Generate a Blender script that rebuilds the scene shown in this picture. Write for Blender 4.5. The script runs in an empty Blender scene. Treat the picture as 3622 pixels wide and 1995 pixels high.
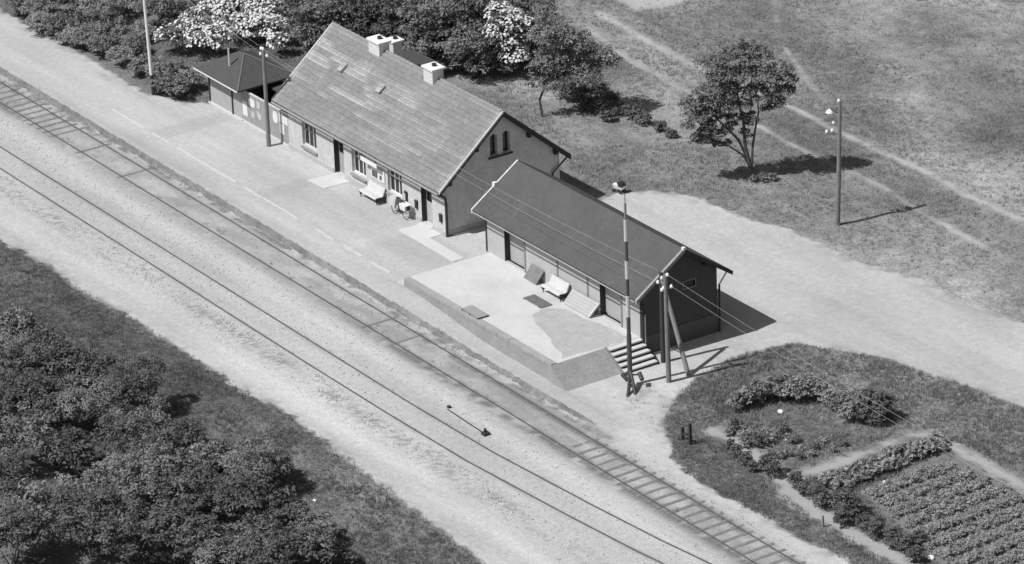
import bpy, bmesh, math, random
import numpy as np
from mathutils import Matrix, Vector

scene = bpy.context.scene
COL = scene.collection
R = math.radians

# ---------------------------------------------------------------- camera
cam_data = bpy.data.cameras.new("camera")
cam = bpy.data.objects.new("camera", cam_data)
COL.objects.link(cam)
PITCH, AZ, ROLL = R(24.03728704), R(56.6825974), R(-2.08348124)
fw = Vector((-math.sin(AZ)*math.cos(PITCH), math.cos(AZ)*math.cos(PITCH), -math.sin(PITCH)))
rt = Vector((math.cos(AZ), math.sin(AZ), 0))
up = rt.cross(fw)
r2 = rt*math.cos(ROLL)+up*math.sin(ROLL)
u2 = -rt*math.sin(ROLL)+up*math.cos(ROLL)
cam.matrix_world = Matrix(((r2.x, u2.x, -fw.x, 181.59992613), (r2.y, u2.y, -fw.y, -115.37767617), (r2.z, u2.z, -fw.z, 93.20811707), (0, 0, 0, 1)))
cam_data.sensor_width = 36.0
cam_data.lens = 36.0*15914.783687/3622.0
cam_data.clip_start = 1.0
cam_data.clip_end = 6000.0
scene.camera = cam

# ---------------------------------------------------------------- sky, sun, exposure
SUN_DIR = Vector((0.36, 2.40, -3.28)).normalized()
world = bpy.data.worlds.new("World")
scene.world = world
world.use_nodes = True
wn = world.node_tree
wn.nodes.clear()
sky = wn.nodes.new("ShaderNodeTexSky")
sky.sky_type = 'NISHITA'
sky.sun_disc = False
sky.sun_elevation = R(53.5)
sky.sun_rotation = R(188.5)
bw = wn.nodes.new("ShaderNodeRGBToBW")          # black-and-white film
bg = wn.nodes.new("ShaderNodeBackground")
bg.inputs[1].default_value = 0.078
wo = wn.nodes.new("ShaderNodeOutputWorld")
wn.links.new(sky.outputs[0], bw.inputs[0])
wn.links.new(bw.outputs[0], bg.inputs[0])
wn.links.new(bg.outputs[0], wo.inputs[0])
sun_data = bpy.data.lights.new("sun", 'SUN')
sun_data.energy = 4.2
sun_data.angle = R(0.53)
sun_data.color = (1, 1, 1)
sun = bpy.data.objects.new("sun", sun_data)
COL.objects.link(sun)
sun.rotation_euler = SUN_DIR.to_track_quat('-Z', 'Y').to_euler()
sun.location = (-8, -60, 80)
scene.view_settings.view_transform = 'Standard'
scene.view_settings.look = 'None'
scene.view_settings.exposure = 0.0
scene.view_settings.gamma = 1.0
scene.view_settings.use_curve_mapping = False
scene.render.engine = 'CYCLES'
scene.cycles.max_bounces = 5
scene.cycles.transparent_max_bounces = 4

# ---------------------------------------------------------------- noise for geometry
def _hash(ix, iy, seed):
    n = (ix.astype(np.int64)*374761393 + iy.astype(np.int64)*668265263 + seed*982451653) & 0x7fffffff
    n = ((n ^ (n >> 13))*1274126177) & 0x7fffffff
    return ((n ^ (n >> 16)) & 0xffff)/65535.0
def vnoise(x, y, seed=0):
    x = np.asarray(x, float); y = np.asarray(y, float)
    ix = np.floor(x); iy = np.floor(y)
    fx = x-ix; fy = y-iy
    fx = fx*fx*(3-2*fx); fy = fy*fy*(3-2*fy)
    a = _hash(ix, iy, seed); b = _hash(ix+1, iy, seed); c = _hash(ix, iy+1, seed); d = _hash(ix+1, iy+1, seed)
    return (a*(1-fx)+b*fx)*(1-fy)+(c*(1-fx)+d*fx)*fy
def fbm(x, y, seed=0, oct=4):
    s = 0; a = .5; t = 0
    for k in range(oct):
        s = s+a*vnoise(np.asarray(x)*2**k, np.asarray(y)*2**k, seed+k*17); t += a; a *= .5
    return s/t
def sst(a, b, x):
    t = np.clip((np.asarray(x, float)-a)/(b-a), 0, 1)
    return t*t*(3-2*t)
def edge_y(x): return -6.66+0.06*sst(14, 24, x)
def height(x, y):
    land = -0.25*sst(2, 14, x)+.13*sst(2, 14, x)*(1-sst(22.3, 24.6, x))*(1-sst(-5.9, -5.45, y))
    w = .12+.5*sst(20, 26, x)
    t = sst(0, 1, (y-(edge_y(x)-w))/w)
    z = -.34+(land+.34)*t
    z = z+.26*(1-sst(5.5, 12.5, x))*sst(2.6, 4.2, x)*sst(-6.35, -5.5, y)*(1-sst(-5.3, -5.2, y))
    return z - 0.05*np.clip(-19.0-np.asarray(y), 0, 200)**.8      # ground falls away gently below the line
def hz(x, y): return float(height(np.array([x]), np.array([y]))[0])

# ---------------------------------------------------------------- materials (all neutral grey)
def nd(nt, t, ins=None, **props):
    n = nt.nodes.new(t)
    for k, v in props.items(): setattr(n, k, v)
    for k, v in (ins or {}).items():
        if isinstance(v, bpy.types.NodeSocket): nt.links.new(v, n.inputs[k])
        else: n.inputs[k].default_value = v
    return n
def math_(nt, op, a, b=0.0, clamp=False):
    return nd(nt, "ShaderNodeMath", {0: a, 1: b}, operation=op, use_clamp=clamp).outputs[0]
def noise_(nt, pos, scale, detail=3.0, rough=.6):
    return nd(nt, "ShaderNodeTexNoise", {'Vector': pos, 'Scale': scale, 'Detail': detail, 'Roughness': rough}).outputs[0]
def new_mat(name):
    m = bpy.data.materials.new(name); m.use_nodes = True
    nt = m.node_tree; nt.nodes.clear()
    out = nt.nodes.new("ShaderNodeOutputMaterial")
    return m, nt, out
MATS = {}
def mat(name, base, noises=((9, .15),), bump=None, rough=.85, attr=None, coords='pos', stretch=None, spec=.2):
    if name in MATS: return MATS[name]
    m, nt, out = new_mat(name)
    pos = nd(nt, "ShaderNodeNewGeometry").outputs['Position'] if coords == 'pos' else nd(nt, "ShaderNodeTexCoord").outputs['Object']
    if stretch:
        pos = nd(nt, "ShaderNodeMapping", {'Vector': pos, 'Scale': stretch}).outputs[0]
    val = None
    for sc, amp in noises:
        f = noise_(nt, pos, sc)
        f = math_(nt, 'MULTIPLY_ADD', math_(nt, 'SUBTRACT', f, .5), 3.0*amp)
        f.node.inputs[2].default_value = 1.0
        val = f if val is None else math_(nt, 'MULTIPLY', val, f)
    if attr:
        a = nd(nt, "ShaderNodeAttribute", attribute_name=attr).outputs['Fac']
        val = math_(nt, 'MULTIPLY', val, a) if val is not None else a
    val = math_(nt, 'MULTIPLY', val, base) if val is not None else base
    bs = nd(nt, "ShaderNodeBsdfPrincipled", {'Roughness': rough, 'Specular IOR Level': spec})
    if isinstance(val, bpy.types.NodeSocket): nt.links.new(val, bs.inputs['Base Color'])
    else: bs.inputs['Base Color'].default_value = (base, base, base, 1)
    if bump:
        sc, st, dist = bump
        b = nd(nt, "ShaderNodeBump", {'Height': noise_(nt, pos, sc), 'Strength': st, 'Distance': dist})
        nt.links.new(b.outputs[0], bs.inputs['Normal'])
    nt.links.new(bs.outputs[0], out.inputs[0])
    MATS[name] = m
    return m
def leaf_mat(name, base, amp=.5, scale=2.2, trans=.28):
    m, nt, out = new_mat(name)
    pos = nd(nt, "ShaderNodeNewGeometry").outputs['Position']
    f = noise_(nt, pos, scale)
    g = noise_(nt, pos, 14.0)
    f = math_(nt, 'MULTIPLY', math_(nt, 'SUBTRACT', f, .5), 3*amp)
    g = math_(nt, 'MULTIPLY', math_(nt, 'SUBTRACT', g, .5), 2.4*amp)
    v = math_(nt, 'MULTIPLY', math_(nt, 'ADD', math_(nt, 'ADD', f, g), 1.0), base)
    v = math_(nt, 'MAXIMUM', v, base*.25)
    d = nd(nt, "ShaderNodeBsdfDiffuse", {'Color': v})
    t = nd(nt, "ShaderNodeBsdfTranslucent", {'Color': v})
    mx = nd(nt, "ShaderNodeMixShader", {0: trans, 1: d.outputs[0], 2: t.outputs[0]})
    nt.links.new(mx.outputs[0], out.inputs[0])
    MATS[name] = m
    return m

# ---------------------------------------------------------------- mesh builder
ORIGIN = {}
def tag(o, label=None, cat=None, group=None, kind=None):
    if label: o['label'] = label
    if cat: o['category'] = cat
    if group: o['group'] = group
    if kind: o['kind'] = kind
    return o
def thing(name, label, cat, loc=(0, 0, 0), group=None, rotz=0.0):
    o = bpy.data.objects.new(name, None)
    o.empty_display_size = .3
    COL.objects.link(o)
    o.location = loc; o.rotation_euler = (0, 0, rotz)
    ORIGIN[o.name] = Vector(loc)
    return tag(o, label, cat, group)
class MB:
    def __init__(s): s.v = []; s.f = []; s.t = []
    def add(s, vs, fs, tone=1.0):
        b = len(s.v); s.v += [tuple(v) for v in vs]; s.f += [tuple(b+i for i in f) for f in fs]; s.t += [tone]*len(fs)
        return s
    def box(s, x0, x1, y0, y1, z0, z1, tone=1.0):
        return s.hexa([(x0, y0, z0), (x1, y0, z0), (x1, y1, z0), (x0, y1, z0), (x0, y0, z1), (x1, y0, z1), (x1, y1, z1), (x0, y1, z1)], tone)
    def hexa(s, v, tone=1.0):
        return s.add(v, [(0, 3, 2, 1), (4, 5, 6, 7), (0, 1, 5, 4), (1, 2, 6, 5), (2, 3, 7, 6), (3, 0, 4, 7)], tone)
    def prism(s, poly, off, tone=1.0):
        n = len(poly); o = Vector(off)
        a = [Vector(p) for p in poly]
        return s.add(a+[p+o for p in a], [tuple(range(n))[::-1], tuple(range(n, 2*n))]+[(i, (i+1) % n, n+(i+1) % n, n+i) for i in range(n)], tone)
    def tube(s, pts, rad, n=8, caps=True, tone=1.0):
        pts = [Vector(p) for p in pts]
        if not hasattr(rad, '__len__'): rad = [rad]*len(pts)
        b = len(s.v); vs = []; fs = []
        for i, p in enumerate(pts):
            d = (pts[min(i+1, len(pts)-1)]-pts[max(i-1, 0)]).normalized()
            a = d.cross(Vector((0, 0, 1)) if abs(d.z) < .9 else Vector((1, 0, 0))).normalized(); c = d.cross(a)
            for k in range(n):
                t = 2*math.pi*k/n
                vs.append(p+(a*math.cos(t)+c*math.sin(t))*rad[i])
        for i in range(len(pts)-1):
            for k in range(n):
                fs.append((i*n+k, i*n+(k+1) % n, (i+1)*n+(k+1) % n, (i+1)*n+k))
        if caps:
            fs.append(tuple(range(n))[::-1]); fs.append(tuple(range((len(pts)-1)*n, len(pts)*n)))
        return s.add(vs, fs, tone)
    def build(s, name, m, parent=None, local=False, smooth=False, label=None):
        me = bpy.data.meshes.new(name)
        o0 = Vector((0, 0, 0))
        if parent is not None and not local:
            p = parent
            while p is not None:
                if p.name in ORIGIN: o0 = ORIGIN[p.name]
                p = p.parent
        me.from_pydata([(v[0]-o0.x, v[1]-o0.y, v[2]-o0.z) for v in s.v], [], s.f)
        if len(set(s.t)) > 1:
            at = me.attributes.new('tone', 'FLOAT', 'FACE'); at.data.foreach_set('value', np.array(s.t, np.float32))
        me.materials.append(m)
        if smooth: me.polygons.foreach_set('use_smooth', [True]*len(me.polygons))
        bm = bmesh.new(); bm.from_mesh(me); bmesh.ops.recalc_face_normals(bm, faces=bm.faces); bm.to_mesh(me); bm.free()
        o = bpy.data.objects.new(name, me); COL.objects.link(o)
        if parent is not None: o.parent = parent
        if label: o['label'] = label
        return o
def np_mesh(name, V, F, m, parent=None, k=4, attrs=None, smooth=False):
    """big meshes straight from arrays; F is (n,k)"""
    me = bpy.data.meshes.new(name)
    me.vertices.add(len(V)); me.vertices.foreach_set('co', np.asarray(V, np.float32).ravel())
    n = len(F)
    me.loops.add(n*k); me.loops.foreach_set('vertex_index', np.asarray(F, np.int32).ravel())
    me.polygons.add(n); me.polygons.foreach_set('loop_start', np.arange(0, n*k, k, dtype=np.int32))
    me.update(calc_edges=True)
    for an, av in (attrs or {}).items():
        a = me.attributes.new(an, 'FLOAT', 'POINT'); a.data.foreach_set('value', np.asarray(av, np.float32))
    if smooth: me.polygons.foreach_set('use_smooth', np.ones(n, bool))
    me.materials.append(m)
    o = bpy.data.objects.new(name, me); COL.objects.link(o)
    if parent is not None: o.parent = parent
    return o
def copy_tree(o, parent=None):
    c = o.copy(); COL.objects.link(c)
    if parent is not None: c.parent = parent
    for ch in list(o.children): copy_tree(ch, c)
    return c

# measured ground plan (metres): outlines, plant positions and crown lobes
D = {'bed_s': [(-27.62, -18.9), (-14.99, -18.3), (-12.58, -18.18), (-9.49, -17.99), (-5.46, -18.13), (-2.05, -17.75), (1.58, -17.77), (5.45, -17.75), (9.02, -17.62), (11.7, -17.44), (15.49, -17.55), (19.36, -17.76), (23.12, -17.96),
           (26.94, -18.27), (31.1, -18.55), (40.28, -18.81)],
 'big': ((3.98, 17.11),
         [(-1.14, -1.73, 6.51, 0.83), (-0.68, -1.04, 7.09, 0.77), (-0.23, -0.35, 7.33, 0.7), (0.08, 0.12, 7.44, 0.45), (-0.73, -1.11, 5.87, 0.96), (-0.17, -0.26, 6.11, 0.89), (0.31, 0.48, 5.94, 0.83), (0.66, 1.01, 6.18, 0.64),
          (0.87, 1.32, 5.63, 0.58), (0.48, 0.73, 4.97, 0.7), (0.03, 0.05, 5.01, 0.77), (-0.53, -0.8, 4.91, 0.77), (-1.05, -1.59, 5.22, 0.83), (-1.43, -2.18, 4.57, 0.77), (-1.65, -2.5, 4.17, 0.58), (-1.05, -1.6, 4.06, 0.83),
          (-1.41, -2.14, 3.61, 0.7), (-0.81, -1.24, 3.57, 0.58), (0.58, 0.89, 4.35, 0.45), (-1.35, -2.05, 2.37, 0.51), (-1.59, -2.42, 2.25, 0.38), (-1.03, -1.57, 2.21, 0.38), (-0.72, -1.1, 2.19, 0.26), (0.37, 0.57, 4.03, 0.32),
          (-0.25, -0.38, 4.28, 0.45), (-1.78, -2.71, 4.45, 0.51), (-1.61, -2.45, 3.83, 0.61), (-1.2, -1.83, 3.18, 0.48), (-0.7, -1.07, 4.24, 0.7), (0.25, 0.38, 6.96, 0.58), (-1.33, -2.02, 4.97, 0.7), (0.8, 1.21, 4.95, 0.51),
          (-0.54, -0.82, 3.55, 0.48), (-0.26, -0.4, 2.77, 0.29), (-0.05, -0.07, 3.44, 0.38), (-0.75, -1.14, 2.95, 0.38), (0.59, 0.89, 4.63, 0.51), (0.94, 1.42, 5.21, 0.38), (-0.96, -1.46, 2.75, 0.45), (-1.79, -2.73, 3.16, 0.45),
          (-1.41, -2.15, 2.65, 0.45)]),
 'big_limbs': [[(-0.0, -0.0, -0.14), (-0.13, -0.21, 0.84), (-0.27, -0.41, 1.88), (-0.31, -0.47, 3.26), (-0.46, -0.7, 4.63), (-0.52, -0.79, 5.86), (-0.37, -0.57, 6.8)],
               [(-0.1, -0.15, 0.63), (-0.06, -0.09, 1.87), (0.02, 0.03, 2.89), (0.13, 0.2, 3.91), (0.07, 0.1, 5.14), (0.38, 0.58, 5.93)],
               [(-0.17, -0.26, 1.05), (-0.47, -0.72, 2.38), (-0.82, -1.24, 3.09), (-1.23, -1.87, 3.87), (-1.57, -2.39, 4.37)], [(-0.1, -0.15, 0.63), (-0.34, -0.52, 1.47), (-0.76, -1.15, 2.05), (-1.17, -1.79, 2.29), (-1.45, -2.21, 2.24)],
               [(-0.46, -0.7, 4.63), (-0.8, -1.22, 5.2), (-1.14, -1.74, 5.9), (-1.21, -1.84, 6.52)], [(0.13, 0.2, 3.91), (0.45, 0.68, 4.57), (0.73, 1.11, 5.23), (0.9, 1.37, 5.69)],
               [(-0.31, -0.47, 3.26), (-0.04, -0.07, 4.33), (-0.11, -0.16, 5.42), (0.04, 0.06, 6.63)]],
 'bl': [((-4.33, -23.2), [(0.02, 0.04, 0.54, 0.9)]), ((0.01, -25.81), [(0.03, 0.05, 0.78, 1.3)]), ((-0.29, -23.92), [(0.03, 0.04, 0.64, 1.07)]), ((3.49, -24.27), [(0.03, 0.05, 0.85, 1.4)]), ((4.83, -23.16), [(0.02, 0.04, 0.63, 1.05)]),
        ((4.37, -27.9), [(0.04, 0.05, 0.84, 1.39)]), ((6.02, -26.85), [(0.03, 0.05, 0.77, 1.27)]), ((8.19, -25.58), [(0.03, 0.05, 0.83, 1.37)]), ((7.7, -23.19), [(0.03, 0.04, 0.7, 1.15)]), ((10.14, -23.54), [(0.02, 0.03, 0.59, 0.97)]),
        ((12.85, -23.42), [(0.02, 0.03, 0.59, 0.96)]), ((9.5, -30.17), [(0.04, 0.06, 0.96, 1.58)]), ((11.13, -28.64), [(0.03, 0.05, 0.75, 1.24)]), ((11.85, -26.09), [(0.03, 0.04, 0.76, 1.24)]), ((14.28, -25.42), [(0.03, 0.04, 0.75, 1.23)]),
        ((15.99, -24.22), [(0.02, 0.03, 0.68, 1.12)]), ((16.08, -22.85), [(0.02, 0.03, 0.55, 0.9)]), ((18.86, -22.97), [(0.03, 0.04, 0.81, 1.33)]), ((18.57, -21.63), [(0.01, 0.02, 0.41, 0.67)]),
        ((13.25, -32.95), [(0.04, 0.05, 0.81, 1.33)]), ((17.32, -27.94), [(0.03, 0.05, 0.88, 1.43)]), ((15.27, -28.92), [(0.02, 0.04, 0.61, 1.0)]), ((19.19, -26.5), [(0.03, 0.04, 0.81, 1.32)]), ((21.09, -25.22), [(0.03, 0.04, 0.8, 1.31)]),
        ((22.71, -24.04), [(0.02, 0.03, 0.6, 0.98)]), ((24.52, -23.63), [(0.02, 0.03, 0.6, 0.97)]), ((16.7, -32.84), [(0.04, 0.06, 0.94, 1.53)]), ((17.72, -35.12), [(0.04, 0.06, 0.86, 1.41)]), ((19.03, -31.91), [(0.03, 0.05, 0.86, 1.41)]),
        ((20.96, -30.78), [(0.03, 0.05, 0.93, 1.51)]), ((22.38, -29.12), [(0.03, 0.05, 0.86, 1.4)]), ((24.1, -27.65), [(0.03, 0.04, 0.86, 1.4)]), ((25.47, -26.22), [(0.02, 0.03, 0.73, 1.18)]), ((26.5, -24.48), [(0.02, 0.03, 0.59, 0.97)]),
        ((27.16, -23.76), [(0.01, 0.02, 0.4, 0.64)])],
 'field': [(35.93, -0.98), (35.28, 4.49), (40.56, 4.96), (43.41, 5.13), (49.53, -0.11), (46.92, -3.49), (41.35, -2.1)],
 'fore_n': [(-2.0, 9.41), (1.12, 9.41), (0.93, 10.46), (1.76, 11.93), (3.45, 13.05), (5.42, 13.43), (7.49, 13.78), (8.7, 14.09), (9.93, 14.69), (11.59, 14.92), (14.67, 15.04), (17.7, 15.38), (19.22, 16.19), (21.82, 16.09), (23.82, 16.44),
            (26.62, 16.69), (35.08, 17.63)],
 'fore_s': [(41.23, 12.17), (33.9, 10.56), (31.68, 10.28), (29.99, 9.93), (27.42, 9.2), (25.77, 8.95), (23.68, 7.99), (21.36, 6.48), (20.89, 4.38), (20.79, 2.76), (21.41, 0.62), (22.32, -1.13), (23.28, -2.41), (24.3, -3.58), (25.7, -4.59),
            (26.42, -4.7), (27.19, -5.1), (27.73, -5.77), (29.48, -6.24), (31.59, -6.19), (32.85, -6.22), (34.75, -6.06), (37.58, -5.95), (40.2, -5.72), (41.36, -5.73), (51.17, -5.66)],
 'garden_dark': [((28.78, -3.1), [(0.0, 0.0, 0.15, 0.25)]), ((29.64, -3.33), [(0.0, 0.0, 0.18, 0.3)]), ((30.68, -3.58), [(0.0, 0.0, 0.2, 0.33)]), ((31.39, -3.71), [(0.0, 0.0, 0.15, 0.25)]), ((32.0, -3.24), [(0.0, 0.0, 0.29, 0.48)]),
                 ((32.5, -3.2), [(0.0, 0.0, 0.2, 0.33)]), ((33.9, -3.13), [(0.0, 0.0, 0.23, 0.37)]), ((34.59, -3.25), [(0.0, 0.0, 0.17, 0.28)]), ((35.76, -3.33), [(0.0, 0.0, 0.3, 0.49)]), ((36.22, -3.38), [(0.0, 0.0, 0.23, 0.37)]),
                 ((37.33, -3.01), [(0.0, 0.0, 0.37, 0.61)]), ((37.85, -2.9), [(0.0, 0.0, 0.27, 0.45)]), ((38.21, -3.8), [(0.0, 0.0, 0.25, 0.4)]), ((39.21, -3.36), [(0.0, 0.0, 0.25, 0.4)]), ((40.0, -3.27), [(0.0, 0.0, 0.27, 0.44)]),
                 ((41.31, -3.29), [(-0.0, -0.0, 0.27, 0.44)]), ((42.02, -3.14), [(-0.0, -0.0, 0.25, 0.4)]), ((41.74, -2.21), [(-0.0, -0.0, 0.2, 0.32)]), ((43.02, -3.45), [(-0.0, -0.0, 0.22, 0.36)])],
 'garden_low': [((27.32, -1.59), [(0.0, 0.0, 0.26, 0.42)]), ((27.61, -2.23), [(0.0, 0.0, 0.19, 0.3)]), ((28.39, -1.87), [(0.0, 0.0, 0.28, 0.46)]), ((29.25, -1.78), [(0.0, 0.0, 0.31, 0.5)]), ((29.22, -1.03), [(0.0, 0.0, 0.26, 0.42)]),
                ((29.08, -2.28), [(0.0, 0.0, 0.2, 0.34)]), ((30.05, -0.29), [(0.0, 0.0, 0.22, 0.35)]), ((28.86, -0.01), [(0.0, 0.0, 0.19, 0.3)]), ((31.02, -0.51), [(0.0, 0.0, 0.14, 0.23)]), ((31.22, 0.08), [(0.0, 0.0, 0.13, 0.22)]),
                ((30.86, 0.88), [(0.0, 0.0, 0.12, 0.2)]), ((31.06, -1.38), [(0.0, 0.0, 0.14, 0.23)]), ((31.64, -1.09), [(0.0, 0.0, 0.14, 0.23)]), ((31.71, -0.51), [(0.0, 0.0, 0.13, 0.22)]), ((30.97, -1.83), [(0.0, 0.0, 0.15, 0.25)]),
                ((31.74, 1.36), [(0.0, 0.0, 0.13, 0.22)]), ((31.98, 0.54), [(0.0, 0.0, 0.1, 0.17)])],
 'garden_tall': [((25.65, 0.19), [(0.0, 0.0, 0.22, 0.36)]), ((25.52, 0.93), [(0.0, 0.0, 0.23, 0.39)]), ((25.6, 1.61), [(0.0, 0.0, 0.25, 0.41)]), ((25.77, 2.12), [(0.0, 0.0, 0.26, 0.43)]), ((26.25, 2.41), [(0.0, 0.0, 0.26, 0.43)]),
                 ((26.72, 2.69), [(0.0, 0.0, 0.26, 0.43)]), ((26.96, 3.15), [(0.0, 0.0, 0.26, 0.43)]), ((27.33, 3.51), [(0.0, 0.0, 0.25, 0.41)]), ((28.27, 3.42), [(0.0, 0.0, 0.25, 0.41)]), ((29.06, 3.45), [(0.0, 0.0, 0.26, 0.43)]),
                 ((29.62, 3.76), [(0.0, 0.0, 0.28, 0.47)]), ((30.18, 4.08), [(0.0, 0.0, 0.31, 0.51)]), ((30.66, 4.45), [(-0.0, -0.0, 0.28, 0.47)]), ((30.42, 3.46), [(0.0, 0.0, 0.21, 0.34)]), ((25.64, -0.34), [(0.0, 0.0, 0.18, 0.3)]),
                 ((30.97, 3.89), [(0.0, 0.0, 0.2, 0.32)]), ((29.75, 3.24), [(0.0, 0.0, 0.21, 0.34)])],
 'gpath': [[(26.84, -2.44), (28.44, -2.47), (30.19, -2.62), (32.2, -2.75), (32.93, -2.15), (33.13, -0.21), (32.95, 2.27), (32.83, 4.52), (33.35, 5.18), (35.24, 5.19), (37.43, 5.29), (40.24, 5.23), (46.17, 5.42)],
           [(32.14, -2.82), (34.0, -3.43), (36.42, -3.92), (39.23, -3.83), (42.13, -3.86), (46.5, -4.03)]],
 'gpost': [(37.81, -4.53)],
 'gravel_n': [(-59.93, -2.51), (-45.04, -2.13), (-41.88, -2.24), (-37.93, -2.02), (-34.2, -1.98), (-30.85, -2.3), (-28.1, -2.31), (-26.96, -2.06), (-25.19, -1.41), (-23.99, -0.3)],
 'hr': [((-11.92, 15.71), [(0.01, 0.01, 0.39, 0.65)]), ((-10.96, 16.07), [(0.01, 0.01, 0.43, 0.73)]), ((-11.2, 17.27), [(0.01, 0.01, 0.39, 0.65)]), ((-9.82, 15.65), [(0.0, 0.01, 0.32, 0.53)]), ((-9.51, 17.01), [(0.0, 0.01, 0.32, 0.53)]),
        ((-8.93, 16.14), [(0.0, 0.0, 0.23, 0.38)]), ((-8.31, 16.72), [(0.0, 0.01, 0.28, 0.47)]), ((-7.15, 17.03), [(0.0, 0.01, 0.31, 0.52)]), ((-6.2, 17.08), [(0.0, 0.0, 0.22, 0.37)]), ((-4.8, 17.21), [(0.0, 0.0, 0.19, 0.32)]),
        ((-3.6, 17.12), [(0.0, 0.0, 0.16, 0.28)]), ((-7.73, 15.73), [(0.0, 0.0, 0.21, 0.35)])],
 'leafrow': [((34.72, -1.91), [(0.0, 0.0, 0.18, 0.29)]), ((34.67, -1.35), [(0.0, 0.0, 0.15, 0.25)]), ((34.68, -1.0), [(0.0, 0.0, 0.17, 0.28)]), ((34.66, -0.68), [(0.0, 0.0, 0.16, 0.26)]), ((34.75, -0.28), [(0.0, 0.0, 0.17, 0.28)]),
             ((34.69, 0.29), [(0.0, 0.0, 0.17, 0.27)]), ((34.56, 0.72), [(0.0, 0.0, 0.12, 0.2)]), ((34.6, 1.15), [(0.0, 0.0, 0.14, 0.24)]), ((34.66, 1.48), [(-0.0, -0.0, 0.16, 0.25)]), ((34.49, 1.98), [(-0.0, -0.0, 0.17, 0.28)]),
             ((34.42, 2.33), [(-0.0, -0.0, 0.17, 0.28)]), ((34.49, 2.81), [(-0.0, -0.0, 0.17, 0.27)]), ((34.56, 3.0), [(-0.0, -0.0, 0.17, 0.28)]), ((34.54, 3.39), [(-0.0, -0.0, 0.17, 0.28)]), ((34.54, 3.91), [(-0.0, -0.0, 0.15, 0.25)]),
             ((34.5, 4.36), [(-0.0, -0.0, 0.13, 0.21)]), ((34.38, 4.88), [(-0.0, -0.0, 0.16, 0.26)]), ((35.16, -1.82), [(0.0, 0.0, 0.11, 0.18)]), ((35.16, -1.09), [(0.0, 0.0, 0.13, 0.21)]), ((35.12, -0.63), [(0.0, 0.0, 0.11, 0.17)]),
             ((35.15, -0.16), [(0.0, 0.0, 0.14, 0.23)]), ((35.17, 0.48), [(0.0, 0.0, 0.11, 0.18)]), ((35.08, 1.18), [(-0.0, -0.0, 0.15, 0.25)]), ((35.13, 1.63), [(-0.0, -0.0, 0.15, 0.25)]), ((35.09, 2.26), [(-0.0, -0.0, 0.1, 0.16)]),
             ((34.86, 2.89), [(-0.0, -0.0, 0.11, 0.18)]), ((35.0, 3.31), [(-0.0, -0.0, 0.1, 0.17)]), ((34.96, 3.92), [(-0.0, -0.0, 0.14, 0.24)]), ((35.02, 4.61), [(-0.0, -0.0, 0.11, 0.18)])],
 'mpath': [[(-21.92, 25.17), (-18.57, 24.91), (-16.14, 24.66), (-10.96, 24.46), (-6.99, 24.48), (-3.82, 24.88), (-0.6, 24.9), (1.58, 24.67), (5.06, 24.83), (8.37, 25.08), (12.05, 24.96), (16.62, 25.11), (23.69, 25.07)],
           [(-20.4, 23.2), (-14.73, 22.16), (-11.12, 21.93), (-5.99, 21.68), (-1.9, 21.82), (0.28, 21.61), (2.94, 21.58), (5.26, 21.79), (8.54, 22.07), (11.93, 21.63), (16.33, 21.44), (20.17, 21.06)],
           [(-18.9, 35.58), (-17.12, 34.39), (-13.64, 32.05), (-10.71, 30.28), (-7.89, 29.03), (-5.13, 27.8), (-2.52, 26.98)]],
 'pale': [(-26.47, 29.36), (-22.85, 27.37), (-21.74, 27.15), (-20.85, 27.09), (-20.4, 28.49), (-20.47, 30.28), (-23.15, 33.41)],
 'rt': [((-10.28, 13.74),
         [(-0.18, -0.27, 4.48, 0.84), (0.36, 0.55, 4.53, 0.91), (0.86, 1.3, 4.17, 0.91), (1.38, 2.11, 3.4, 0.84), (1.75, 2.67, 3.05, 0.61), (0.14, 0.21, 3.41, 0.91), (0.75, 1.15, 2.96, 0.91), (1.24, 1.89, 2.36, 0.76),
          (0.29, 0.44, 2.26, 0.76), (-0.2, -0.3, 3.03, 0.68), (-0.39, -0.59, 1.91, 0.53)])],
 'tl': [((-43.51, -1.75), [(0.02, 0.03, 0.46, 0.79)]), ((-41.89, -1.51), [(0.02, 0.03, 0.5, 0.85)]), ((-41.94, -0.35), [(0.02, 0.04, 0.58, 1.0)]), ((-40.01, -2.21), [(0.02, 0.02, 0.39, 0.67)]), ((-38.91, -1.7), [(0.02, 0.02, 0.37, 0.63)]),
        ((-38.96, -0.72), [(0.02, 0.03, 0.49, 0.85)]), ((-36.91, -1.78), [(0.02, 0.02, 0.39, 0.66)]), ((-36.06, -1.3), [(0.02, 0.03, 0.45, 0.77)]), ((-38.12, 0.17), [(0.02, 0.03, 0.45, 0.77)]), ((-34.09, -1.29), [(0.02, 0.03, 0.45, 0.76)]),
        ((-35.63, 0.29), [(0.02, 0.03, 0.49, 0.84)]), ((-38.95, 1.44), [(0.02, 0.03, 0.58, 0.99)]), ((-32.24, -1.16), [(0.01, 0.02, 0.38, 0.66)]), ((-33.42, 0.23), [(0.02, 0.02, 0.43, 0.73)]), ((-30.28, -1.17), [(0.01, 0.02, 0.32, 0.55)]),
        ((-30.29, -0.46), [(0.01, 0.02, 0.36, 0.62)]), ((-28.91, -0.47), [(0.02, 0.02, 0.42, 0.72)]), ((-26.92, -1.23), [(0.01, 0.02, 0.42, 0.71)]), ((-25.86, -0.99), [(0.01, 0.02, 0.4, 0.68)]), ((-26.51, 0.02), [(0.01, 0.02, 0.38, 0.65)]),
        ((-28.6, 0.45), [(0.01, 0.02, 0.36, 0.62)]), ((-41.9, 1.0), [(0.02, 0.03, 0.5, 0.86)]), ((-34.8, 1.82), [(0.01, 0.02, 0.37, 0.63)]), ((-39.47, 3.03), [(0.02, 0.03, 0.5, 0.85)])],
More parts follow.
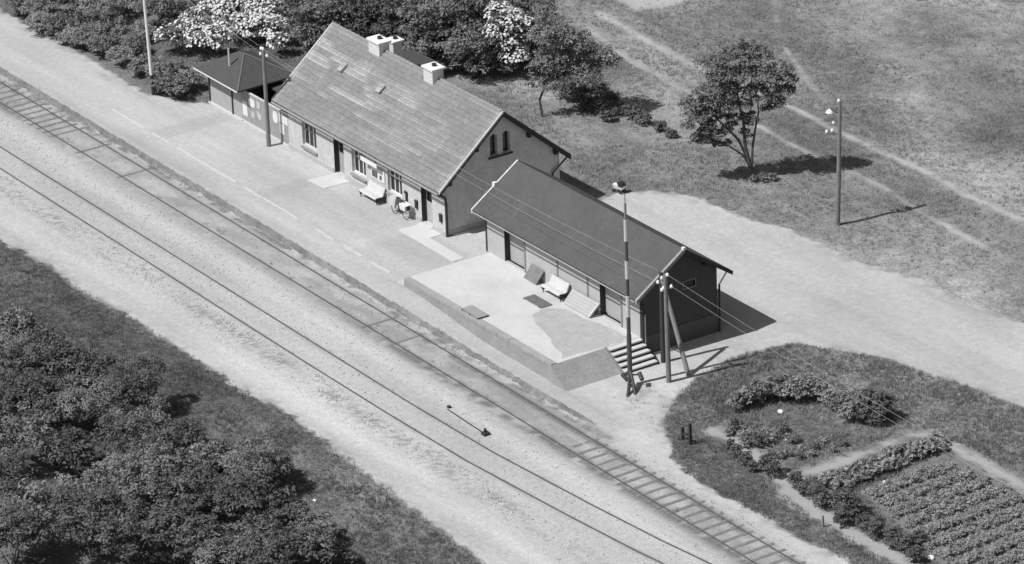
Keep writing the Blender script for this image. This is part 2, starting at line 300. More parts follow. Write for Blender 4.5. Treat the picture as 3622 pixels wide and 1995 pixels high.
 'trees': [((-28.01, 9.28), [(-0.38, -0.57, 2.06, 0.96), (0.28, 0.43, 2.27, 1.03), (0.04, 0.06, 1.35, 1.03), (0.61, 0.94, 1.74, 0.88), (-0.11, -0.17, 0.77, 0.72)]),
           ((-27.11, 11.44), [(-0.21, -0.32, 2.05, 0.96), (0.4, 0.61, 2.09, 1.04), (0.12, 0.19, 1.35, 0.88), (0.74, 1.12, 1.48, 0.8)]),
           ((-25.14, 12.82), [(-0.12, -0.18, 2.29, 1.03), (0.3, 0.46, 1.59, 0.95), (0.02, 0.03, 0.93, 0.79), (0.53, 0.81, 2.25, 0.87)]),
           ((-19.97, 12.65),
            [(-0.43, -0.66, 3.61, 1.09), (0.25, 0.38, 3.65, 1.17), (0.66, 1.0, 2.79, 1.09), (-0.2, -0.31, 2.52, 1.09), (-0.63, -0.96, 2.38, 0.86), (0.42, 0.64, 1.72, 1.02), (-0.02, -0.03, 1.17, 0.86), (0.94, 1.43, 1.85, 0.86),
             (1.05, 1.6, 0.93, 0.63), (-0.32, -0.49, 0.86, 0.63)]),
           ((-18.99, 15.57), [(-0.53, -0.8, 3.71, 1.1), (-0.01, -0.02, 3.76, 1.02), (-0.16, -0.24, 2.94, 0.86), (0.5, 0.76, 3.64, 0.78), (0.22, 0.34, 2.66, 0.63)])],
 'trestle': [(26.63, -4.21, -0.25), (27.27, -4.22, -0.25)],
 'whites': [(36.31, 2.64), (43.15, -2.59), (27.15, 1.18), (33.76, -2.72), (36.01, 0.46), (21.03, -21.18)],
 'wl': [((-31.96, 1.94), [(0.02, 0.02, 0.45, 0.76)]), ((-32.09, 3.13), [(0.02, 0.03, 0.49, 0.83)]), ((-30.31, 3.2), [(0.02, 0.02, 0.49, 0.83)]), ((-29.7, 3.96), [(0.02, 0.02, 0.49, 0.83)]), ((-33.45, 5.87), [(0.02, 0.03, 0.53, 0.91)]),
        ((-33.97, 7.24), [(0.02, 0.03, 0.58, 0.99)]), ((-32.96, 7.86), [(0.02, 0.03, 0.57, 0.98)]), ((-31.84, 8.16), [(0.02, 0.02, 0.53, 0.91)]), ((-29.46, 7.44), [(0.01, 0.02, 0.45, 0.76)]), ((-30.2, 6.36), [(0.02, 0.02, 0.49, 0.83)]),
        ((-31.29, 5.8), [(0.01, 0.02, 0.45, 0.77)]), ((-34.12, 4.81), [(0.01, 0.02, 0.37, 0.63)]), ((-27.91, 6.82), [(0.01, 0.01, 0.32, 0.55)])],
 'wr': [((-16.85, 15.16),
         [(-0.14, -0.22, 3.74, 0.7), (0.19, 0.28, 3.22, 0.78), (-0.16, -0.25, 2.75, 0.74), (0.34, 0.52, 2.3, 0.74), (-0.01, -0.01, 1.91, 0.74), (0.11, 0.16, 1.08, 0.62), (-0.03, -0.05, 0.5, 0.39), (0.61, 0.92, 2.95, 0.62)])]}
# ---------------------------------------------------------------- ground
def seg_dist(px, py, pts, closed=False):
    d = np.full(px.shape, 1e9)
    n = len(pts)
    for i in range(n if closed else n-1):
        ax, ay = pts[i]; bx, by = pts[(i+1) % n]
        dx, dy = bx-ax, by-ay; L = dx*dx+dy*dy+1e-12
        t = np.clip(((px-ax)*dx+(py-ay)*dy)/L, 0, 1)
        d = np.minimum(d, np.hypot(px-ax-t*dx, py-ay-t*dy))
    return d
def inside(px, py, pts):
    r = np.zeros(px.shape, bool); n = len(pts)
    for i in range(n):
        ax, ay = pts[i]; bx, by = pts[(i+1) % n]
        c = (ay > py) != (by > py)
        with np.errstate(divide='ignore', invalid='ignore'):
            xi = (bx-ax)*(py-ay)/(by-ay if by != ay else 1e-12)+ax
        r ^= c & (px < xi)
    return r
def sdf(px, py, pts):
    return np.where(inside(px, py, pts), 1, -1)*seg_dist(px, py, pts, True)
GRAVEL = D['gravel_n']+[(-23.9, .3), (-15.6, .3), (-.2, .3), (-.2, 6.5), (.6, 8.6), (1.12, 9.41)]+D['fore_n'][2:]+[(160, 19), (160, 15)]+D['fore_s']+[(60, -8.5), (160, -9.5), (160, -19.2)]+D['bed_s'][::-1]+[(-160, -22), (-160, -3.5)]
Y_A, Y_B = -7.455, -8.955
TRACK2 = [(-160, -12.13, -13.63), (-26.4, -12.13, -13.63), (8, -12.13, -13.63), (15.2, -12.10, -13.60), (22.1, -11.94, -13.44), (29.5, -11.40, -12.90), (34.1, -10.98, -12.48), (38, -10.5, -12.0), (46, -9.4, -10.9), (60, -7.45, -8.95)]
T2C = [(a, b) for a, b, c in TRACK2]; T2D = [(a, c) for a, b, c in TRACK2]
def axis(lo, hi, st, far):
    a = list(np.arange(lo, hi+st/2, st)); s = st; x = a[-1]
    up_ = []
    while x < far: s *= 1.35; x += s; up_.append(x)
    s = st; x = lo; dn = []
    while x > -far: s *= 1.35; x -= s; dn.append(x)
    return np.array(dn[::-1]+a+up_)
xs = axis(-57, 50, .2, 2500); ys = axis(-40, 53, .2, 2500)
GX, GY = np.meshgrid(xs, ys)
gx, gy = GX.ravel(), GY.ravel()
sd_gr = sdf(gx, gy, GRAVEL)
sd_field = sdf(gx, gy, D['field'])
d_path = np.minimum(seg_dist(gx, gy, D['gpath'][0])-.42, seg_dist(gx, gy, D['gpath'][1])-.55)
dm = [seg_dist(gx, gy, l) for l in D['mpath']]
d_m = np.minimum(np.minimum(dm[0]-.24, dm[1]-.13), dm[2]-.04)
sd_pale = sdf(gx, gy, D['pale'])
jag = (fbm(gx*.7, gy*.7, 5)-.5)*1.3+(fbm(gx*2.6, gy*2.6, 6, 2)-.5)*.9
a_gravel = np.clip(.5+(sd_gr+jag*.6)/.5, 0, 1)
a_path = np.clip(.5-(d_path+jag*.7)/.45, 0, 1)
a_foot = np.clip(.5-(d_m+.05+jag*.32)/.28, 0, 1)*(.62+.38*sst(.32, .56, fbm(gx*.3, gy*.3, 9)))
a_foot = np.maximum(a_foot, np.clip(.5+(sd_pale+jag)/1.2, 0, 1))
a_field = np.clip(.5+sd_field/.3, 0, 1)
# weeds: beside the rails, along the platform edge and in the strip south of the second track
def near(d, w): return np.clip(1-np.abs(d)/w, 0, 1)
n1 = fbm(gx*.35, gy*1.2, 21); n2 = fbm(gx*1.4, gy*2.2, 23)
w1 = np.maximum(near(gy-Y_A+.05, .40), near(gy-Y_B+.18, .62))*sst(.33, .52, n1*.4+fbm(gx*2.2, gy*3, 26)*.6)*1.15*(.35+.65*np.maximum(sst(2, 12, gx), 1-sst(-36, -26, gx)))
w2 = np.maximum(near(gy-Y_A, .25), near(gy-Y_B, .25))*.5*sst(.3, .6, n1)
d2c = seg_dist(gx, gy, T2C); d2d = seg_dist(gx, gy, T2D)
w3 = (near(d2c, .2)+near(d2d, .2))*.5*sst(.35, .7, n1)
w4 = near(gy+14.6, .9)*sst(.44, .62, fbm(gx*5, gy*6, 24))*sst(.38,.55,fbm(gx*.3,gy*.8,25))*.6
w5 = near(gy-edge_y(gx)+.30, .42)*sst(.42, .62, fbm(gx*1.2, gy*1.8, 33))*np.where(gx < 25, 1, 0)
w6 = near(sd_gr, .8)*sst(.5, .7, n2)*.5
w7 = near(gx-22.6, 2.6)*near(gy+2.6, 2.2)*sst(.5, .66, fbm(gx*2.2, gy*2.2, 41))*.8
w8 = near(gy+8.2, 1.4)*sst(.40, .66, fbm(gx*.6, gy*1.3, 45))*.42
a_weed = np.clip(np.maximum.reduce([w1, w2, w3, w4, w5, w6, w7, w8]), 0, 1)*np.where(sd_gr > -.6, 1, 0)
# large tonal patches of the gravel (trodden, oiled, freshly raked)
tone = .86+.28*fbm(gx*.16, gy*.35, 51)
tone *= .87+.26*fbm(gx*.10+gy*.05, gy*1.3-gx*.05, 57, 3)
tone *= 1+.12*near(gy+16.2, 1.8)+.10*near(gy+10.5, 1.2)
def rect(x0, x1, y0, y1, s=.25): return sst(x0-s, x0+s, gx)*(1-sst(x1-s, x1+s, gx))*sst(y0-s, y0+s, gy)*(1-sst(y1-s, y1+s, gy))
tone *= 1.05-.12*rect(-22.5, -21.0, -4.8, -.3)-.04*rect(-11.5, -2.6, -4.8, -.6)-.09*rect(-1.6, 3.4, -4.8, -1.2)-.07*rect(-11.3, -10.1, -4.9, -1.6)
tone *= 1+.08*near(gy-edge_y(gx)-1.1, .9)*np.where(gx < 3, 1, 0)
tone *= 1-.10*rect(-60, 24, -6.5, -5.2, .3)-.13*rect(-60, 60, -9.9, -6.8, .6)-.05*rect(-60, 60, -14, -10, .6)-.07*rect(18, 60, 3, 18, 1.5)+.0*gx
# grass tone: meadow lighter, mown bank darker
a_grass = np.where(gy > 9, 1.12, .72)+.0*gx
a_grass = np.where((gx > 20) & (gy > -8) & (gy < 14), .88, a_grass)
a_grass = a_grass*(.25+1.5*fbm(gx*.14, gy*.26, 61, 5))*(.9+.2*fbm(gx*1.1, gy*1.1, 66))
gz = height(gx, gy)
gz = gz+np.where(sd_gr < 0, 1, 0)*sst(0, 1.0, -sd_gr)*((fbm(gx*.8, gy*.8, 71)-.5)*.14)*np.where((np.abs(gx) < 60) & (np.abs(gy) < 60), 1, 0)
gz = gz+sst(0, .8, sd_gr)*(fbm(gx*2.5, gy*2.5, 73)-.5)*.02
gz -= .10*a_path*0
gz = np.where(a_field > .5, gz+.05*np.cos((gx-36.6)*2*math.pi/1.1), gz)

m, nt, out = new_mat("ground_cover")
pos = nd(nt, "ShaderNodeNewGeometry").outputs['Position']
def at_(n): return nd(nt, "ShaderNodeAttribute", attribute_name=n).outputs['Fac']
def mixv(f, a, b): 
    n = nd(nt, "ShaderNodeMix", {0: f, 2: a, 3: b}, data_type='FLOAT'); return n.outputs[0]
fine = noise_(nt, pos, 16.0, 2.0); grit = noise_(nt, pos, 42.0, 2.0); mid = noise_(nt, pos, 3.0, 4.0)
def around(s, k): 
    f = math_(nt, 'MULTIPLY_ADD', math_(nt, 'SUBTRACT', s, .5), k); f.node.inputs[2].default_value = 1.0; return f
gv = math_(nt, 'MULTIPLY', around(fine, .85), around(grit, 1.05))
gv = math_(nt, 'MULTIPLY', gv, around(mid, .42))
gravel_v = math_(nt, 'MULTIPLY', math_(nt, 'MULTIPLY', gv, at_('tone')), .46)
weed_v = math_(nt, 'MULTIPLY', around(fine, 1.6), .15)
wf = math_(nt, 'MULTIPLY', at_('weed'), math_(nt, 'ADD', math_(nt, 'MULTIPLY', fine, 2.8), -.45), True)
gravel_v = mixv(wf, gravel_v, weed_v)
grass_v = math_(nt, 'MULTIPLY', math_(nt, 'MULTIPLY', around(noise_(nt, pos, 7.0, 4.0), 1.9), around(noise_(nt, pos, 1.1, 4.0), 1.1)), .215)
grass_v = math_(nt, 'MULTIPLY', grass_v, at_('grasstone'))
path_v = math_(nt, 'MULTIPLY', around(fine, .8), .36)
foot_v = math_(nt, 'MULTIPLY', around(fine, 1.0), .42)
soil_v = math_(nt, 'MULTIPLY', around(fine, 1.0), .20)
v = mixv(at_('foot'), grass_v, foot_v)
v = mixv(at_('field'), v, soil_v)
v = mixv(at_('path'), v, path_v)
gf = math_(nt, 'ADD', math_(nt, 'MULTIPLY', math_(nt, 'SUBTRACT', at_('gravel'), .5), 1.9), math_(nt, 'MULTIPLY_ADD', fine, .7), True)
gf.node.inputs[1].links[0].from_node.inputs[2].default_value = .15
v = mixv(gf, v, gravel_v)
bs = nd(nt, "ShaderNodeBsdfDiffuse", {'Color': v, 'Roughness': .6})
bp = nd(nt, "ShaderNodeBump", {'Height': math_(nt, 'ADD', math_(nt, 'MULTIPLY', fine, .6), math_(nt, 'MULTIPLY', grit, .5)), 'Strength': .8, 'Distance': .03})
nt.links.new(bp.outputs[0], bs.inputs['Normal'])
nt.links.new(bs.outputs[0], out.inputs[0])
GROUND_MAT = m

nx, ny = len(xs), len(ys)
I = (np.arange(ny-1)[:, None]*nx+np.arange(nx-1)[None, :]).ravel()
F_all = np.stack([I, I+1, I+nx+1, I+nx], 1)
cx = gx[F_all].mean(1); cy = gy[F_all].mean(1)
g_c = a_gravel[F_all].mean(1) > .5; p_c = a_path[F_all].mean(1) > .5; f_c = a_foot[F_all].mean(1) > .5; fd = a_field[F_all].mean(1) > .5
lab = np.zeros(len(F_all), int)
lab[f_c] = 5; lab[fd] = 4; lab[p_c] = 3
lab[g_c] = 2
lab[g_c & (cy < edge_y(cx)-.05)] = 1
lab[g_c & (cy < -3) & (cx > 24)] = 1
lab[g_c & (cy >= edge_y(cx)-.05) & (cx < 5) & (cy < .6)] = 6
ATT = dict(gravel=a_gravel, path=a_path, foot=a_foot, field=a_field, weed=a_weed, tone=tone, grasstone=a_grass)
for li, nm in ((0, 'ground'), (1, 'track_bed'), (2, 'forecourt_road'), (3, 'garden_path'), (4, 'vegetable_field'), (5, 'meadow_path'), (6, 'station_platform')):
    F = F_all[lab == li]
    u, inv = np.unique(F, return_inverse=True)
    V = np.stack([gx[u], gy[u], gz[u]], 1)
    o = np_mesh(nm, V, inv.reshape(F.shape), GROUND_MAT, attrs={k: a[u] for k, a in ATT.items()}, smooth=True)
    tag(o, kind='structure')

# ---------------------------------------------------------------- common materials
M_wall = mat('limewashed_wall', .55, ((1.6, .18), (6, .16), (16, .34)), (22, .6, .015))
M_plinth = mat('plinth', .46, ((6, .12),), (25, .3, .01))
M_dark = mat('tarred_timber_and_shade', .045, ((8, .2),), spec=.3)
M_grey = mat('grey_timber', .24, ((8, .2),))
M_white = mat('white_paint', .78, ((6, .06),), rough=.6)
M_pale = mat('pale_paint', .58, ((6, .1),), rough=.6)
M_glass = mat('window_glass', .03, ((3, .2),), rough=.15, spec=.5)
M_curt = mat('curtain', .55, ((5, .2),))
M_tile = mat('roof_tiles', .225, ((1.1, .12), (4, .14), (11, .30), (34, .40)), (40, .4, .012), attr='tone')
M_felt = mat('roof_felt', .10, ((.5, .14), (2.5, .12), (10, .12), (40, .20)), (30, .5, .01))
M_felt2 = mat('outhouse_felt', .085, ((8, .3), (30, .3)), (16, .8, .02))
M_boards = mat('shed_boards', .44, ((3, .10), (20, .15)), (30, .4, .01), stretch=(1, 1, .35))
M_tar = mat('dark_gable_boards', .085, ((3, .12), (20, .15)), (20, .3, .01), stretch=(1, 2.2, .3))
M_conc = mat('platform_concrete', .57, ((.45, .17), (4, .07), (22, .10)), (25, .3, .01))
M_conc2 = mat('pale_slab', .60, ((1.2, .06), (15, .08)))
M_stone = mat('pitched_stone', .36, ((1.2, .15), (14, .2), (30, .25)), (20, .6, .02))
M_front = mat('platform_wall', .31, ((.9, .18), (9, .22)), (10, .6, .04))
M_iron = mat('dark_iron', .05, ((6, .2),), rough=.5)
M_rail = mat('rail_steel', .12, ((3, .25),), rough=.5)
M_sleeper = mat('sleeper_wood', .20, ((3, .3), (20, .2)))
M_pole = mat('pole_wood', .22, ((4, .25), (20, .2)))
M_wire = mat('wire', .38, ((1, .02),), rough=.5)
M_bark = mat('bark', .09, ((6, .3),), (10, .6, .02))
M_porc = mat('porcelain', .85, ((3, .02),), rough=.3)
M_paper = mat('paper', .74, ((3, .06), (14, .1)))
M_ink = mat('printed_picture', .12, ((9, .5),))
M_chim = mat('chimney_brick', .66, ((5, .12), (16, .20)), (30, .4, .01))
M_cap = mat('chimney_cap', .80, ((4, .05),))
M_leaf = leaf_mat('leaf_mid', .27, .6, 1.3)
M_leafd = leaf_mat('leaf_dark', .17, .6, 1.3)
M_leafl = leaf_mat('leaf_light', .34, .5, 1.3)
M_flower = mat('blossom_white', .66, ((4, .15), (14, .2)))
M_grassb = leaf_mat('grass_blade', .36, .45, 1.0, .3)

# ---------------------------------------------------------------- wall with openings
def wall_cols(mb, axis_, a0, a1, c0, c1, zbot, ztop, holes, step=None, extra=()):
    """wall in a vertical plane: runs along axis_ ('x' or 'y') from a0 to a1, thickness c0..c1; ztop(a) gives its top; holes (a0,a1,z0,z1fn)"""
    br = {a0, a1}
    for h in holes: br.update((h[0], h[1]))
    br.update(extra)
    for h in holes:
        if callable(h[3]):
            for k in range(1, 8): br.add(h[0]+(h[1]-h[0])*k/8)
    br = sorted(b for b in br if a0-1e-6 <= b <= a1+1e-6)
    for p, q in zip(br, br[1:]):
        m_ = (p+q)/2
        iv = sorted((h[2], h[3](m_) if callable(h[3]) else h[3]) for h in holes if h[0] < m_ < h[1])
        z = zbot; spans = []
        for b, t in iv:
            if b > z: spans.append((z, z, b, b))
            z = t
        spans.append((z, z, ztop(p), ztop(q)))
        for (zp0, zq0, zp1, zq1) in spans:
            if axis_ == 'x':
                mb.hexa([(p, c0, zp0), (q, c0, zq0), (q, c1, zq0), (p, c1, zp0), (p, c0, zp1), (q, c0, zq1), (q, c1, zq1), (p, c1, zp1)])
            else:
                mb.hexa([(c0, p, zp0), (c1, p, zp0), (c1, q, zq0), (c0, q, zq0), (c0, p, zp1), (c1, p, zp1), (c1, q, zq1), (c0, q, zq1)])
    return mb
def slope_slab(mb, x0, x1, e, r, th):
    """roof slab from eave e=(y,z) to ridge r=(y,z), thickness th measured down the normal"""
    d = Vector((0, r[0]-e[0], r[1]-e[1])).normalized(); n = Vector((0, -d.z, d.y))
    if n.z < 0: n = -n
    a = [(e[0], e[1]), (r[0], r[1])]
    poly = [(x0, e[0], e[1]), (x0, r[0], r[1]), (x0, r[0]-n.y*th, r[1]-n.z*th), (x0, e[0]-n.y*th, e[1]-n.z*th)]
    return mb.prism(poly, (x1-x0, 0, 0))
# ================================================================ railway tracks
def rail_mesh(pts, name, parent):
    mb = MB()
    prof = [(-.065, -.38), (.065, -.38), (.065, -.365), (.012, -.355), (.012, -.325), (.036, -.318), (.036, -.295), (-.036, -.295), (-.036, -.318), (-.012, -.325), (-.012, -.355), (-.065, -.365)]
    n = len(prof); vs = []; fs = []
    for i, (x, y) in enumerate(pts):
        a = Vector(pts[max(i-1, 0)]); b = Vector(pts[min(i+1, len(pts)-1)]); d = (b-a).normalized(); nn = Vector((-d.y, d.x))
        for s_, z in prof: vs.append((x+nn.x*s_, y+nn.y*s_, z))
    for i in range(len(pts)-1):
        for k in range(n): fs.append((i*n+k, i*n+(k+1) % n, (i+1)*n+(k+1) % n, (i+1)*n+k))
    fs += [tuple(range(n)), tuple(range((len(pts)-1)*n, len(pts)*n))]
    mb.add(vs, fs)
    return mb.build(name, M_rail, parent)
t1 = thing('railway_track', 'main track running close along the platform edge with bared sleepers at its near end', 'railway track', (0, -8.2, -.38))
rngt = random.Random(4)
lx = np.arange(-150, 151, 6.0)
rail_mesh([(float(x), Y_A+rngt.uniform(-.015, .015)) for x in lx], 'rail', t1)
rail_mesh([(float(x), Y_B+rngt.uniform(-.015, .015)) for x in lx], 'rail', t1)
sm = MB(); sm.hexa([(-.11, -1.12, -.06), (.11, -1.12, -.06), (.11, 1.12, -.06), (-.11, 1.12, -.06), (-.10, -1.1, .018), (.10, -1.1, .018), (.10, 1.1, .018), (-.10, 1.1, .018)])
s0 = sm.build('sleeper', M_sleeper, t1, local=True)
sx = [28.46+.757*i for i in range(-6, 26)]+[-26.02-.757*i for i in range(0, 16)]+[-23.01, -18.5, 6.3, 8.9]
for i, x in enumerate(sx):
    o = s0 if i == 0 else s0.copy()
    if i: COL.objects.link(o); o.parent = t1
    bury = rngt.uniform(.004, .018) if x < 28.2 else rngt.uniform(0, .006)
    o.location = (x, rngt.uniform(-.08, .08), .042-bury)
    o.rotation_euler = (0, 0, R(rngt.uniform(-1.5, 1.5)))
t2 = thing('railway_track', 'second track farther from the platform, half buried in pale gravel', 'railway track', (0, -12.9, -.38))
def dense(pts):
    out_ = []
    for (a, b), (c, d) in zip(pts, pts[1:]):
        n = max(1, int((c-a)/5))
        for k in range(n): t = k/n; out_.append((a+(c-a)*t, b+(d-b)*t+rngt.uniform(-.012, .012)))
    return out_+[pts[-1]]
rail_mesh(dense(T2C), 'rail', t2); rail_mesh(dense(T2D), 'rail', t2)
# point lever rod lying between the tracks
tl_ = thing('point_rod', 'dark signal rod lying on the gravel between the two tracks', 'signal rod', (18.5, -11.08, -.38))
MB().tube([(16.81, -11.04, -.34), (18.6, -11.1, -.33), (20.2, -11.12, -.34)], .035, 6).build('rod', M_iron, tl_)
MB().box(17.4, 19.6, -11.02, -10.86, -.385, -.345).build('cover_board', M_grey, tl_)
MB().box(20.1, 20.42, -11.3, -10.98, -.39, -.2).box(20.2, 20.3, -11.2, -11.1, -.2, -.02).build('crank_box', M_iron, tl_)
MB().box(16.62, 16.8, -10.95, -10.8, -.39, -.24).build('pulley_box', M_iron, tl_)

# ================================================================ platform edges, kerb line, slabs
rk = random.Random(11)
mb = MB(); xx = -150.0; prev = None
pts = []
while xx <= 23.9:
    pts.append((xx, float(edge_y(xx))-.08+rk.uniform(-.04, .04), rk.uniform(-.04, .03))); xx += .3
for (a, b, c), (a2, b2, c2) in zip(pts, pts[1:]):
    za = -.07*float(sst(2, 14, a))+.02+c; zb = -.07*float(sst(2, 14, a2))+.02+c2
    f = float(1-sst(22.5, 24.0, a)); f2 = float(1-sst(22.5, 24.0, a2))
    za = -.40+(za+.40)*f; zb = -.40+(zb+.40)*f2
    mb.hexa([(a, b-.10, -.5), (a2, b2-.10, -.5), (a2, b2+.22, -.5), (a, b+.22, -.5), (a, b, za), (a2, b2, zb), (a2, b2+.05, zb), (a, b+.05, za)])
tag(mb.build('platform_edge', mat('edge_turf', .24, ((.5, .35), (2.2, .4), (12, .4)), (9, .9, .05))), kind='structure')
tk = thing('kerb_line', 'thin white line of kerb stones set flush along the platform', 'kerb', (-12, -4.87, 0))
kb = MB(); kb.box(-.44, .44, -.055, .055, -.05, .022)
k0 = None; x = -26.2; i = 0
while x < 2.4:
    if not (-20.6 < x < -19.4 or rk.random() < .12 or (-3.6 < x < -2.0)):
        if k0 is None: k0 = kb.build('kerb_stone', M_conc2, tk, local=True); o = k0
        else: o = k0.copy(); COL.objects.link(o); o.parent = tk
        o.location = (x+12, rk.uniform(-.03, .03), rk.uniform(-.008, .004))
    x += .9
def slab(name, label, poly, z0, z1, m_):
    o = MB().prism([(a, b, z0) for a, b in poly], (0, 0, z1-z0)).build(name, m_)
    return tag(o, label, 'paving')
slab('door_slab', 'pale square slab in front of the left station door', [(-11.0, -1.7), (-9.45, -1.6), (-9.35, -.05), (-10.85, -.05)], -.05, .025, M_conc2)
slab('walkway_slab', 'long pale slab leading from the right station door toward the goods platform', [(-2.25, -1.55), (2.95, -1.55), (2.95, -.85), (-.3, -.8), (-.35, -.06), (-2.2, -.06)], -.05, .026, M_conc2)

# ================================================================ loading platform and its steps
ZP, ZG, YF, YP = .652, -.25, -.195, -5.44
lp = thing('loading_platform', 'raised pale loading platform with a sloping stone end beside the tracks', 'loading platform', (11, -2.8, ZG))
MB().hexa([(4.4, YP+.36, -.5), (17.75, YP+.36, -.5), (17.75, YF-.0, -.5), (4.4, YF, -.5), (4.4, YP+.36, ZP), (17.55, YP+.36, ZP), (17.55, YF, ZP), (4.4, YF, ZP)]).build('deck', M_conc, lp)
rr = random.Random(8)
pp = [(12.3, -3.0), (14.5, -3.6), (17.3, -4.5), (17.4, -2.4), (17.4, -.6), (15, -.9), (12.6, -1.2), (11.8, -2.0)]; pq = []
for (a, b), (c, d) in zip(pp, pp[1:]+pp[:1]):
    for k in range(5): t = k/5; pq.append((a+(c-a)*t+rr.uniform(-.12, .12), b+(d-b)*t+rr.uniform(-.12, .12), ZP+.001))
MB().prism([(min(x, 17.5), max(-4.6, y), z) for x, y, z in pq], (0, 0, .004)).build('gravel_patch', mat('deck_gravel', .42, ((1.5, .15), (9, .2), (24, .3)), (18, .7, .02)), lp)
cp = MB(); x = 4.4
while x < 17.4:
    x2 = min(x+1.05, 17.5)
    cp.box(x+.006, x2-.006, YP-.01+rr.uniform(-.02, .02), YP+.352, ZP-.16, ZP+.008+rr.uniform(-.006, .006)); x = x2
    if x > 17.4: break
cp.build('coping', mat('coping_stone', .36, ((2, .15), (12, .2)), (14, .5, .02)), lp)
fm = MB(); x = 4.4; P_ = []
while x <= 17.5:
    P_.append((x, rr.uniform(-.03, .01))); x += .54
for (a, da), (b, db) in zip(P_, P_[1:]):
    fm.hexa([(a, YP-.06+da*1.5, -.5), (b, YP-.06+db*1.5, -.5), (b, YP+.3, -.5), (a, YP+.3, -.5), (a, YP+.02+da*.3, ZP-.165), (b, YP+.02+db*.3, ZP-.165), (b, YP+.3, ZP-.165), (a, YP+.3, ZP-.165)])
fm.build('front_wall', M_front, lp)
# sloping end, pitched with rough stones
em = MB(); NY, NX = 40, 17
for j in range(NY):
    for i_ in range(NX):
        YQ = YP-.10; y0 = YQ+(-2.25-YQ)*j/NY; y1 = YQ+(-2.25-YQ)*(j+1)/NY
        t0 = i_/NX; t1_ = (i_+1)/NX
        xa, xb = 17.56+1.36*t0, 17.56+1.36*t1_; za, zb = ZP-.93*t0, ZP-.93*t1_
        dz = rr.uniform(-.007, .008); g_ = rr.uniform(.0, .006)
        em.hexa([(xa+g_, y0+g_, za-.2), (xb-g_, y0+g_, zb-.2), (xb-g_, y1-g_, zb-.2), (xa+g_, y1-g_, za-.2), (xa+g_, y0+g_, za+dz), (xb-g_, y0+g_, zb+dz), (xb-g_, y1-g_, zb+dz), (xa+g_, y1-g_, za+dz)])
o = em.build('pitched_stones', M_stone, lp); o['kind'] = 'stuff'
MB().prism([(17.3, YP-.11, ZP-.17), (17.5, YP-.11, ZP-.03), (18.9, YP-.11, -.3), (18.9, YP-.11, -.5), (17.3, YP-.11, -.5)], (0, 3.30, 0)).build('end_bank', M_stone, lp)
MB().prism([(3.3, YP, hz(3.3, -3)-.02), (4.4, YP, ZP-.005), (4.4, YP, -.5), (3.3, YP, -.5)], (0, YF-YP, 0)).build('ramp', M_conc, lp)
st = thing('platform_steps', 'flight of five pale steps descending from the loading platform beside the goods shed', 'steps', (18.4, -1.2, ZG))
xt, xb = 17.56, 19.05
for k in range(5):
    z1 = ZP-.012-(k)*.18; x0_ = xt+(xb-xt)*k/5; x1_ = xt+(xb-xt)*(k+1)/5
    MB().box(x0_, x1_+.04, -2.15, YF-.02, z1-.07-(.0), z1).build('tread', M_conc2, st)
    MB().box(x0_, x1_-.02, -2.13, YF-.04, -.5, z1-.073).build('shaded_riser', M_dark, st)  # dark colour puts the shade of the sunless step fronts into the risers
MB().prism([(xt-.05, -2.25, ZP+.02), (xb+.1, -2.25, ZG-.0), (xb+.1, -2.25, -.5), (xt-.05, -2.25, -.5)], (0, .09, 0)).build('stringer', M_grey, st)
MB().prism([(xt+.1, YF-.012, ZP-.1), (xb+.1, YF-.012, ZG), (xb+.1, YF-.012, -.5), (xt+.1, YF-.012, -.5)], (0, .12, 0)).build('stringer', M_dark, st)

# ================================================================ goods shed
gs = thing('goods_shed', 'goods shed with dark felt roof, pale front and black boarded gable', 'shed', (11, 2, ZG))
SX0, SX1 = 4.15, 17.83; SYB = 4.36; EY0, EY1, RY = -.854, 4.962, 2.054; EZ, RZ_ = 3.027, 5.0
RX0, RX1 = 3.905, 18.266
def s_top(y): return EZ-.13+(RZ_-EZ)*(1-abs(y-RY)/(RY-EY0))*1.0
wf_ = MB(); holes = [(5.83, 7.62, ZP+.02, 2.42), (14.27, 16.05, ZP+.02, 2.42)]
wall_cols(wf_, 'x', SX0, SX1-.162, YF, YF+.16, ZP-.3, lambda x: s_top(YF+.0)-.02, holes)
wf_.build('front_wall', M_boards, gs)
for a, b in ((5.83, 7.62), (14.27, 16.05)):
    d_ = MB(); d_.box(a, b, YF+.30, YF+.36, ZP, 2.42).build('door', mat('shed_door', .40, ((3, .12), (18, .15))), gs)
    MB().box(a-.02, a+.012, YF-.012, YF+.30, ZP, 2.43).box(b-.012, b+.02, YF-.012, YF+.3, ZP, 2.43).box(a+.013, b-.013, YF-.012, YF+.3, 2.41, 2.47).build('door_frame', M_dark, gs)
for x in (4.16, 7.66, 10.57, 13.2, 16.1, 17.74):
    MB().box(x-.06, x+.06, YF-.03, YF-.002, ZP, s_top(YF)-.03).build('post', M_dark if x in (4.16, 17.74) else M_grey, gs)
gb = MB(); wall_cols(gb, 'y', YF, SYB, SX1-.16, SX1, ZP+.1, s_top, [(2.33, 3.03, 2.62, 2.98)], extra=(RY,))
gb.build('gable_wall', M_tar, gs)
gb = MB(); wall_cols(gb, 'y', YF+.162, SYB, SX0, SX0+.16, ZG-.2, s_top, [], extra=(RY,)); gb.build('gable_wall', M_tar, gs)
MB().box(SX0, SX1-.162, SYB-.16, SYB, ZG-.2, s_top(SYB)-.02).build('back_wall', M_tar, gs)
MB().box(SX1-.2, SX1+.03, YF+.002, SYB+.02, ZG-.3, ZP+.098).build('foundation', mat('foundation', .12, ((4, .15), (14, .2))), gs)
wn_ = MB(); wn_.box(SX1-.11, SX1-.06, 2.36, 3.0, 2.65, 2.95)
